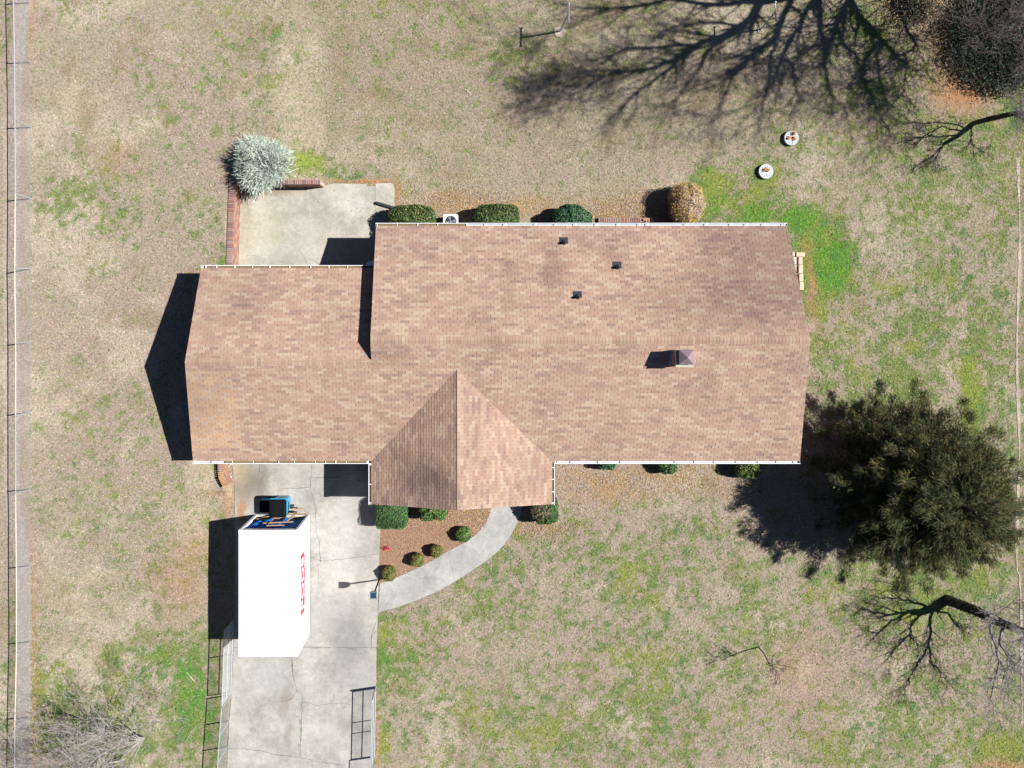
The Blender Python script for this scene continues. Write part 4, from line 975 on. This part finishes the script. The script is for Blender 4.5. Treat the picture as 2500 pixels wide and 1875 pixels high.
for (x, y, r, lb) in ((1131, 1304, .34, 'bright green ball bush nearest the porch in the mulch bed'), (1065, 1345, .275, 'olive ball bush second from the porch in the mulch bed'), (1019, 1367, .295, 'yellow-green ball bush third from the porch in the mulch bed'), (950, 1399.5, .325, 'round ball bush beside the lamp post in the mulch bed')):
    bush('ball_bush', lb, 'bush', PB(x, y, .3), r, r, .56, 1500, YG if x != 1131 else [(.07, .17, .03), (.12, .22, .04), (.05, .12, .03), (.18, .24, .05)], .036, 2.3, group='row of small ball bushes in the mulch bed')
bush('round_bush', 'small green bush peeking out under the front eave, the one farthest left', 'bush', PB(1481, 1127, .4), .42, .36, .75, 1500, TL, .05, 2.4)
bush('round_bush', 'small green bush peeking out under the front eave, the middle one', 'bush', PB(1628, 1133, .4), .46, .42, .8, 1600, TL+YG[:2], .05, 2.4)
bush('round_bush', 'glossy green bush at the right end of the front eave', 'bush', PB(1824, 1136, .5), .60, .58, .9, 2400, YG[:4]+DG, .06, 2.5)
# red flower clump
p = W(944, 1337); m = MB(); 
for i in range(60):
    a = random.uniform(0, 6.28); r_ = random.uniform(0, .15); q = p+Vector((math.cos(a)*r_*1.2, math.sin(a)*r_*.8, random.uniform(.05, .22))); t = random.uniform(0, 6.28)
    m.add([q, q+Vector((math.cos(t)*.05, math.sin(t)*.05, .02)), q+Vector((math.cos(t+1)*.05, math.sin(t+1)*.05, .0))], [(0, 1, 2)])
tag(m.build('red_plant', simple('red_leaves', (.45, .02, .05), .6, .3, 20)), 'tiny red plant alone in the mulch bed near the driveway', 'plant')
# pale spiky shrub at the patio corner
c = PG(631, 397, .75); zc = tz(c.x*PXM+1250, 937.5-c.y*PXM)-.05
e = empty('silver_shrub', Vector((c.x, c.y, zc)), 'silvery grey spiky shrub at the back corner of the patio', 'shrub')
nS = 1900; d = rng.normal(0, 1, (nS, 3)); d /= np.linalg.norm(d, axis=1)[:, None]; d[:, 2] = np.abs(d[:, 2])
Lr = rng.uniform(.62, 1.15, nS)*(1+.12*np.sin(np.arctan2(d[:, 1], d[:, 0])*3+1))
V = []; F = []; Cc = []; q0 = 0
base = np.array([c.x, c.y, zc])
tip = base+d*np.array([1.25, 1.25, 1.45])*Lr[:, None]+np.array([0, 0, .05])
mid_ = base+d*np.array([1.05, 1.02, 1.0])*(Lr*rng.uniform(.55, .8, nS))[:, None]+np.array([0, 0, .12])
side = np.cross(tip-mid_, rng.normal(0, 1, (nS, 3))); side /= np.linalg.norm(side, axis=1)[:, None]
wS = rng.uniform(.008, .02, nS)[:, None]
VV_ = [np.stack([mid_-side*wS, mid_+side*wS, tip+side*wS*.4, tip-side*wS*.4], 1)]
cols = [np.repeat(np.array([.46, .52, .44])*rng.uniform(.55, 1.25, (nS, 1))*(1+rng.normal(0, .05, (nS, 3))), 4, 0)]
for _ in range(8):                                       # side twiglets
    t = rng.uniform(.2, .9, nS)[:, None]; a_ = mid_*(1-t)+tip*t; dd = (tip-mid_); dd = dd/np.linalg.norm(dd, axis=1)[:, None]+rng.normal(0, .85, (nS, 3)); b_ = a_+dd*rng.uniform(.06, .17, nS)[:, None]
    s2 = np.cross(dd, rng.normal(0, 1, (nS, 3))); s2 /= np.linalg.norm(s2, axis=1)[:, None]; VV_.append(np.stack([a_-s2*.009, a_+s2*.009, b_+s2*.005, b_-s2*.005], 1)); cols.append(np.repeat(np.array([.50, .57, .49])*rng.uniform(.6, 1.3, (nS, 1)), 4, 0))
V = np.concatenate(VV_).reshape(-1, 3); link('foliage', npmesh('foliage', V, np.arange(len(V)).reshape(-1, 4), np.clip(np.concatenate(cols), .02, .85), LEAFM), e)
m = MB()
for i in range(26):
    a = i*.7; q = Vector((math.cos(a)*random.uniform(.3, .9), math.sin(a)*random.uniform(.3, .9), random.uniform(.4, .9))); b0 = Vector((c.x, c.y, zc)); m.tube([b0, b0+q*.6, b0+q], [.03, .02, .01], 5)
m.build('stem', BARKG, e)

# ------------------------------------------------------------------ trees
def twig(mb, p, d, L_, r_, lvl, spread=.6, up=.1, seg=4, nk=(3, 4), minr=.004, sides=None, wob=.25):
    pts = [Vector(p)]; rad = [r_]; d = Vector(d).normalized()
    for i in range(seg):
        d = (d+Vector((random.gauss(0, wob), random.gauss(0, wob), random.gauss(0, wob)*.7+up))).normalized()
        pts.append(pts[-1]+d*(L_/seg)); rad.append(max(minr, r_*(1-.75*(i+1)/seg)))
    mb.tube(pts, rad, sides or (5 if r_ > .03 else 3), cap=False)
    if lvl > 0:
        for _ in range(random.randint(*nk)):
            i = random.randint(1, seg); q = pts[i]; dd = (pts[i]-pts[i-1]).normalized(); nd = (dd+Vector((random.gauss(0, spread), random.gauss(0, spread), random.gauss(0, spread)*.7))).normalized()
            twig(mb, q, nd, L_*random.uniform(.45, .75), max(minr, rad[i]*.7), lvl-1, spread, up, max(3, seg-1), nk, minr, None, wob)
def SH(px, py, h): return W(px+47.5*h, py-7.1*h, h)      # point at height h whose shadow falls at px,py
def limbs(mb, lst, sc=1.0, kids=3, lvl=2, tw=1.2, minr=.006, rs=1.0):
    for pts, h0, h1, r0, r1 in lst:
        r0 *= rs; r1 *= rs
        n = len(pts); P3 = []
        for i in range(n-1):
            for j in range(3):
                t = (i+j/3)/(n-1); f = j/3; x = pts[i][0]*(1-f)+pts[i+1][0]*f; y = pts[i][1]*(1-f)+pts[i+1][1]*f
                P3.append((SH(x, y, h0+(h1-h0)*t)+Vector((random.gauss(0, .04), random.gauss(0, .04), 0)), r0+(r1-r0)*t))
        P3.append((SH(*pts[-1], h1), r1))
        mb.tube([p for p, _ in P3], [r for _, r in P3], 6, cap=False)
        for i in range(1, len(P3)):
            for _ in range(kids if i > len(P3)*.35 else max(1, kids//2)):
                if random.random() < .8:
                    dd = (P3[i][0]-P3[i-1][0]).normalized(); nd = (dd+Vector((random.gauss(0, .55), random.gauss(0, .55), random.gauss(0, .3)))).normalized()
                    twig(mb, P3[i][0], nd, tw*random.uniform(.5, 1.2), max(minr, P3[i][1]*.45), lvl, .55, .03, 4, (2, 3), minr, None, .16)
# big bare tree just outside the top edge (its shadow lies across the rear lawn)
bt = W(2330, -75); e = empty('bare_tree', bt, 'huge bare spreading tree at the top edge casting a branching shadow over the lawn', 'tree')
MB().tube([bt, SH(2210, -55, 2.5), SH(2090, -40, 5), SH(1990, -24, 7), SH(1930, -14, 8.3), SH(1868, 0, 9.6)], [.60, .45, .40, .35, .31, .26], 12, cap=False).build('trunk', BARK, e)
m = MB()
limbs(m, [([(2080, -38), (2075, 0), (2104, 44), (2132, 76), (2164, 108), (2208, 152)], 5.2, 9, .26, .10), ([(2151, 104), (2113, 136), (2113, 190), (2126, 228)], 8, 11, .12, .05), ([(2158, 108), (2142, 133), (2151, 190), (2167, 247)], 8.2, 11, .12, .04),
          ([(2090, -39), (2069, 9), (2059, 32), (2044, 63), (2040, 95), (2022, 104)], 5, 9, .19, .10), ([(2044, 75), (2069, 114), (2094, 130), (2104, 177), (2126, 228), (2148, 263), (2164, 300)], 7.5, 11.5, .11, .03),
          ([(1995, -24), (2006, 19), (2002, 73), (2021, 104), (2018, 158), (2028, 221), (2072, 278)], 7, 12, .20, .04), ([(2021, 104), (1977, 114), (1939, 149), (1945, 202), (1965, 247)], 9, 12.5, .10, .03),
          ([(1990, -24), (1990, 0), (1958, 63), (1927, 104), (1904, 158), (1895, 206)], 7.3, 12, .20, .05), ([(1940, -15), (1930, 10), (1900, 90), (1850, 130), (1810, 160), (1745, 195)], 8.2, 14, .24, .05),
          ([(1900, 80), (1890, 130), (1880, 200), (1860, 280)], 10, 14, .13, .03), ([(1868, 0), (1840, 40), (1790, 80), (1700, 110), (1660, 145), (1600, 165), (1500, 180), (1420, 190)], 9.6, 15, .30, .05),
          ([(1870, 0), (1740, 12), (1640, 0), (1500, 25), (1420, 18)], 9.6, 14, .20, .05), ([(1800, 60), (1720, 55), (1660, 60), (1600, 95)], 10.5, 14, .12, .03), ([(1700, 110), (1560, 115), (1500, 135), (1430, 150)], 12, 15, .12, .03),
          ([(1690, 125), (1600, 200), (1540, 250), (1500, 290)], 12, 15.5, .13, .03), ([(1760, 90), (1720, 150), (1690, 200), (1640, 260)], 11.5, 15, .13, .03), ([(1850, 120), (1790, 190), (1770, 250), (1750, 300)], 11.5, 15, .10, .02),
          ([(2180, -50), (2180, 0), (2211, 63), (2237, 109), (2214, 130), (2214, 174), (2208, 228)], 3.4, 7, .12, .03), ([(1500, 180), (1440, 210), (1380, 215), (1320, 240)], 14, 16, .06, .02), ([(1540, 170), (1470, 170), (1400, 180), (1330, 200)], 14, 16, .06, .02),
          ([(1420, 60), (1350, 80), (1290, 90)], 14, 16, .05, .02), ([(1660, 140), (1560, 180), (1470, 210), (1400, 230)], 13, 16, .07, .02)], kids=6, lvl=2, tw=1.7, minr=.009, rs=.68)
m.build('branches', BARK, e)
# leaning bare tree lower right
GREYB = simple('grey_branch_bark', (.20, .185, .175), .9, .35, 7)
def leantree(label, basepx, trunk, lst, r0, cat='tree', bark=BARK, tw=.8):
    b = PG(*basepx); e = empty('bare_tree', b, label, cat)
    T_ = [b]+[SH(x, y, h) for x, y, h in trunk]; n = len(T_)
    MB().tube(T_, [r0*(1-.5*i/n) for i in range(n)], 10, cap=False).build('trunk', bark, e)
    mm = MB(); limbs(mm, lst, kids=4 if r0 > .1 else 1, lvl=2, tw=tw*1.1, minr=.006); mm.build('branches', GREYB if r0 > .1 else bark, e); return e
leantree('leaning bare tree with dark ivy-clad trunk at the lower right edge', (2311, 1464), [(2294, 1474, 1.0), (2280, 1484, 1.7), (2262, 1490, 2.3), (2248, 1495, 2.9), (2230, 1494, 3.6)],
         [([(2277, 1481), (2232, 1469), (2194, 1459), (2150, 1461)], 1.9, 3.2, .07, .02), ([(2248, 1495), (2216, 1494), (2178, 1502), (2134, 1495), (2106, 1486)], 2.9, 4.6, .09, .02), ([(2216, 1492), (2180, 1520), (2147, 1543), (2121, 1541)], 3.4, 4.6, .07, .02),
          ([(2262, 1492), (2223, 1527), (2223, 1549), (2200, 1571), (2153, 1622)], 2.3, 3.4, .07, .015), ([(2278, 1490), (2270, 1540), (2267, 1578), (2242, 1616), (2220, 1660), (2210, 1682)], 1.7, 2.6, .07, .015),
          ([(2267, 1578), (2277, 1622), (2299, 1651), (2321, 1670)], 2.1, 2.5, .045, .012), ([(2280, 1486), (2321, 1505), (2337, 1526), (2371, 1522)], 1.8, 2.3, .05, .012), ([(2194, 1459), (2194, 1440), (2190, 1420)], 2.8, 3.4, .03, .01), ([(2223, 1549), (2240, 1575), (2262, 1580)], 2.8, 3.0, .03, .01)], .25)
# ivy shag on the trunk
m = MB(); a = PG(2311, 1464); 
for i in range(700):
    t = random.random(); q = a.lerp(SH(2280, 1484, 1.7), t)+Vector((random.gauss(0, .13), random.gauss(0, .13), random.gauss(0, .1)+.1)); s = .06; tt = random.uniform(0, 6.28)
    m.add([q, q+Vector((math.cos(tt)*s, math.sin(tt)*s, .03)), q+Vector((math.cos(tt+1)*s, math.sin(tt+1)*s, -.02))], [(0, 1, 2)])
o = m.build('ivy', simple('ivy_dark', (.03, .04, .015), .8, .4, 20)); o.parent = bpy.data.objects['bare_tree.001']; o.matrix_parent_inverse = Matrix.Translation(-o.parent.location)
leantree('small leaning bare tree at the right edge below the thicket', (2417, 290), [(2376, 301, 1.2), (2338, 332, 2.0), (2306, 351, 2.7)],
         [([(2338, 332), (2306, 351), (2268, 389), (2227, 405)], 2.0, 3.6, .06, .015), ([(2354, 318), (2300, 310), (2256, 332), (2221, 342)], 1.8, 3.2, .045, .012), ([(2335, 332), (2287, 332), (2243, 335), (2230, 345)], 2.0, 3.3, .04, .012),
          ([(2357, 313), (2306, 301), (2243, 301), (2205, 297)], 1.8, 3.2, .035, .01), ([(2372, 305), (2370, 348), (2401, 370)], 1.2, 1.6, .03, .01), ([(2306, 351), (2285, 380), (2280, 400)], 2.6, 3.1, .03, .01)], .13, tw=.6)
leantree('thin bare sapling alone in the front lawn', (1851.6, 1579.4), [(1826, 1586, .6), (1790, 1598, 1.3)],
         [([(1790, 1598), (1765, 1602), (1733, 1606)], 1.3, 2.5, .018, .006), ([(1795, 1597), (1770, 1595), (1745, 1590)], 1.2, 2.3, .014, .005), ([(1790, 1600), (1765, 1608), (1750, 1612)], 1.3, 2.2, .014, .005), ([(1800, 1594), (1775, 1590), (1760, 1586)], 1.2, 2.2, .012, .005)], .03, 'sapling', BARK, tw=.28)
# pale bare tree lower left: many grey stems fanning from one foot
b = PG(352, 1800); e = empty('bare_tree', b, 'pale grey many-stemmed bare tree beside the left fence', 'tree')
m = MB()
for i in range(9): 
    a = R(95+i*20+random.uniform(-8, 8)); m.tube([b, b+Vector((math.cos(a)*.2, math.sin(a)*.2, .4)), b+Vector((math.cos(a)*.65, math.sin(a)*.65, .85))], [.045, .032, .022], 7, cap=False)
m.build('trunk', BARKG, e); m = MB()
for i in range(9):
    a = R(78+i*22+random.uniform(-8, 8)); q_ = random.uniform(.35, .95); s = b+Vector((math.cos(a)*q_, math.sin(a)*q_, .4+.6*q_))
    for _ in range(4):
        aa = a+random.gauss(0, .45); lean_ = random.uniform(.9, 1.5); twig(m, s, (math.cos(aa)*lean_, math.sin(aa)*lean_, 1.15), random.uniform(2.0, 3.8)*(1.15 if 100 < math.degrees(a) < 230 else .8), .022, 3, .65, .05, 6, (3, 5), .0045, None, .28)
m.build('branches', BARKG, e)
# thicket top right
for i, (u, v, s, lb) in enumerate(((2400, 35, 1.1, 'tall bare thicket shrub nearest the top edge'), (2440, 95, 1.1, 'bare thicket shrub in the middle of the top right clump'), (2385, 95, .9, 'bare thicket shrub on the house side of the top right clump'), (2450, 165, .9, 'bare thicket shrub at the lower end of the top right clump'), (2470, 20, 1.2, 'bare thicket shrub in the far top right corner'), (2420, -40, 1.2, 'bare thicket shrub half outside the top edge'), (2480, 110, 1.0, 'bare thicket shrub against the right edge'))):
    b = W(u, v, 0); e = empty('bare_shrub', b, lb, 'shrub', 'bare shrubs of the top right thicket'); m = MB()
    for k_ in range(9):
        a = random.uniform(0, 6.28); twig(m, b+Vector((random.gauss(0, .35), random.gauss(0, .35), 0)), (math.cos(a)*.8, math.sin(a)*.8, 1.1), random.uniform(1.0, 2.1)*s, .020, 2, .6, -.03, 5, (4, 6), .006, None, .22)
    m.build('branches', BARKP, e)
def ground_leaves(name, label, fn, n, pal, hmax, s=.05):
    u, v = fn(n); x = (u-1250)/PXM; y = (937.5-v)/PXM; z = rng.uniform(.02, hmax, n); pos = np.stack([x, y, z], -1)
    t1 = rng.normal(0, 1, (n, 3)); t1[:, 2] *= .5; t1 /= np.linalg.norm(t1, axis=1)[:, None]; t2 = np.cross(t1, rng.normal(0, 1, (n, 3))); t2 /= np.linalg.norm(t2, axis=1)[:, None]; L_ = rng.uniform(s*.6, s*1.3, n)[:, None]
    q = np.stack([pos-t1*L_, pos-t2*L_*.5, pos+t1*L_, pos+t2*L_*.5], 1).reshape(-1, 3); pal = np.array(pal)
    tag(link(name, npmesh(name, q, np.arange(n*4).reshape(-1, 4), np.repeat(pal[rng.integers(0, len(pal), n)]*rng.uniform(.5, 1.4, (n, 1)), 4, 0), LEAFM)), label, 'undergrowth', kind='stuff')
def thk(n):
    a = rng.uniform(0, 6.28, n); r_ = np.sqrt(rng.random(n)); return 2425+r_*np.cos(a)*115+rng.normal(0, 14, n), 95+r_*np.sin(a)*140+rng.normal(0, 8, n)
ground_leaves('undergrowth', 'dark green and brown undergrowth beneath the bare thicket', thk, 26000, [(.025, .05, .02), (.04, .04, .025), (.05, .035, .03), (.02, .035, .02), (.04, .09, .03)], .7)
ground_leaves('ground_ivy', 'dark leafy undergrowth patch at the top edge left of the thicket', lambda n: (rng.normal(2225, 32, n), rng.normal(5, 35, n)), 3500, [(.04, .05, .03), (.08, .06, .05), (.10, .08, .07), (.03, .05, .03)], .35)

# evergreen tree
cb = W(2170, 1166); e = empty('evergreen_tree', cb, 'large dark feathery evergreen tree beyond the right end of the house', 'tree')
MB().tube([cb, cb+Vector((.05, 0, 3)), cb+Vector((0, .1, 6.2))], [.22, .15, .04], 10).build('trunk', BARK, e)
HT = 5.7; Vq = []; Cq = []; mb = MB()
def prof(z): t = z/HT; return 3.7*min(1, (t/.14+.35))*max(0, (1-((t-.12)/.9)**2) if t > .12 else 1)**.62
NBR = 430
for i in range(NBR):
    z = HT*(.05+.93*(i+random.random())/NBR)**.95; a = i*2.39996+random.gauss(0, .3); Rr = prof(z)*random.choice((random.uniform(.55, .95), random.uniform(.8, 1.0), random.uniform(.95, 1.25)))
    dv_ = Vector((math.cos(a), math.sin(a), 0)); rise = random.uniform(.12, .45)+.5*(z/HT)
    p0 = cb+Vector((0, 0, z*.92)); p1 = cb+dv_*Rr+Vector((0, 0, min(HT+.3, z+rise*Rr*.35)))
    if Rr > .5 and i % 2 == 0: mb.tube([p0, p0.lerp(p1, .5)+Vector((0, 0, -.05)), p1], [.03, .02, .008], 3, cap=False)
    nsp = int(26+Rr*44)
    for k_ in range(nsp):
        t = (1-(random.random()**1.7)*.75); q = p0.lerp(p1, t); s = (1-t)*Rr*.20+.075
        dd = (dv_+Vector((random.gauss(0, .55), random.gauss(0, .55), random.gauss(.15, .35)))).normalized(); q = q+Vector((random.gauss(0, s), random.gauss(0, s), random.gauss(0, s*.6)))
        L_ = random.uniform(.09, .26); col_ = random.choice(((.030, .044, .018), (.048, .055, .018), (.022, .036, .018), (.072, .066, .025), (.038, .056, .026), (.095, .085, .035), (.075, .060, .035))); f = random.uniform(.7, 1.5)*(1.35 if t > .85 else 1)
        for r_ in range(3):
            d2 = (dd+Vector((random.gauss(0, .3), random.gauss(0, .3), random.gauss(0, .2)))).normalized(); sd_ = d2.cross(Vector((random.gauss(0, 1), random.gauss(0, 1), random.gauss(0, 1)))).normalized()*random.uniform(.006, .015)
            q2 = q+Vector((random.gauss(0, .05), random.gauss(0, .05), random.gauss(0, .05))); e2 = q2+d2*L_
            Vq.append((q2-sd_, q2+sd_, e2+sd_*.3, e2-sd_*.3)); Cq.append([c_*f for c_ in col_])
V = np.array(Vq, dtype=np.float32).reshape(-1, 3)
link('foliage', npmesh('foliage', V, np.arange(len(V)).reshape(-1, 4), np.repeat(np.array(Cq), 4, 0), NEEDLE), e); mb.build('branches', BARK, e)

# fallen sticks
for (a, mid2, b, r_, lb) in (((1129.5, 216.8), (1139, 220), (1149, 230), .014, 'pale curved stick lying in the middle of the rear lawn'), ((1045, 38), (1042, 43), (1040, 46), .012, 'small pale stick lying near the top edge of the lawn'), ((455, 1641), (465, 1652), (478, 1666), .010, 'thin pale stick lying on green grass left of the driveway gate')):
    tag(MB().tube([PG(*a, .03), PG(*mid2, .04), PG(*b, .03)], [r_*.6, r_, r_*.6], 6).build('stick', simple('pale_stick', (.62, .55, .47), .8, .1, 9)), lb, 'stick')
for o in bpy.data.objects:
    if '_abs' in o: del o['_abs']
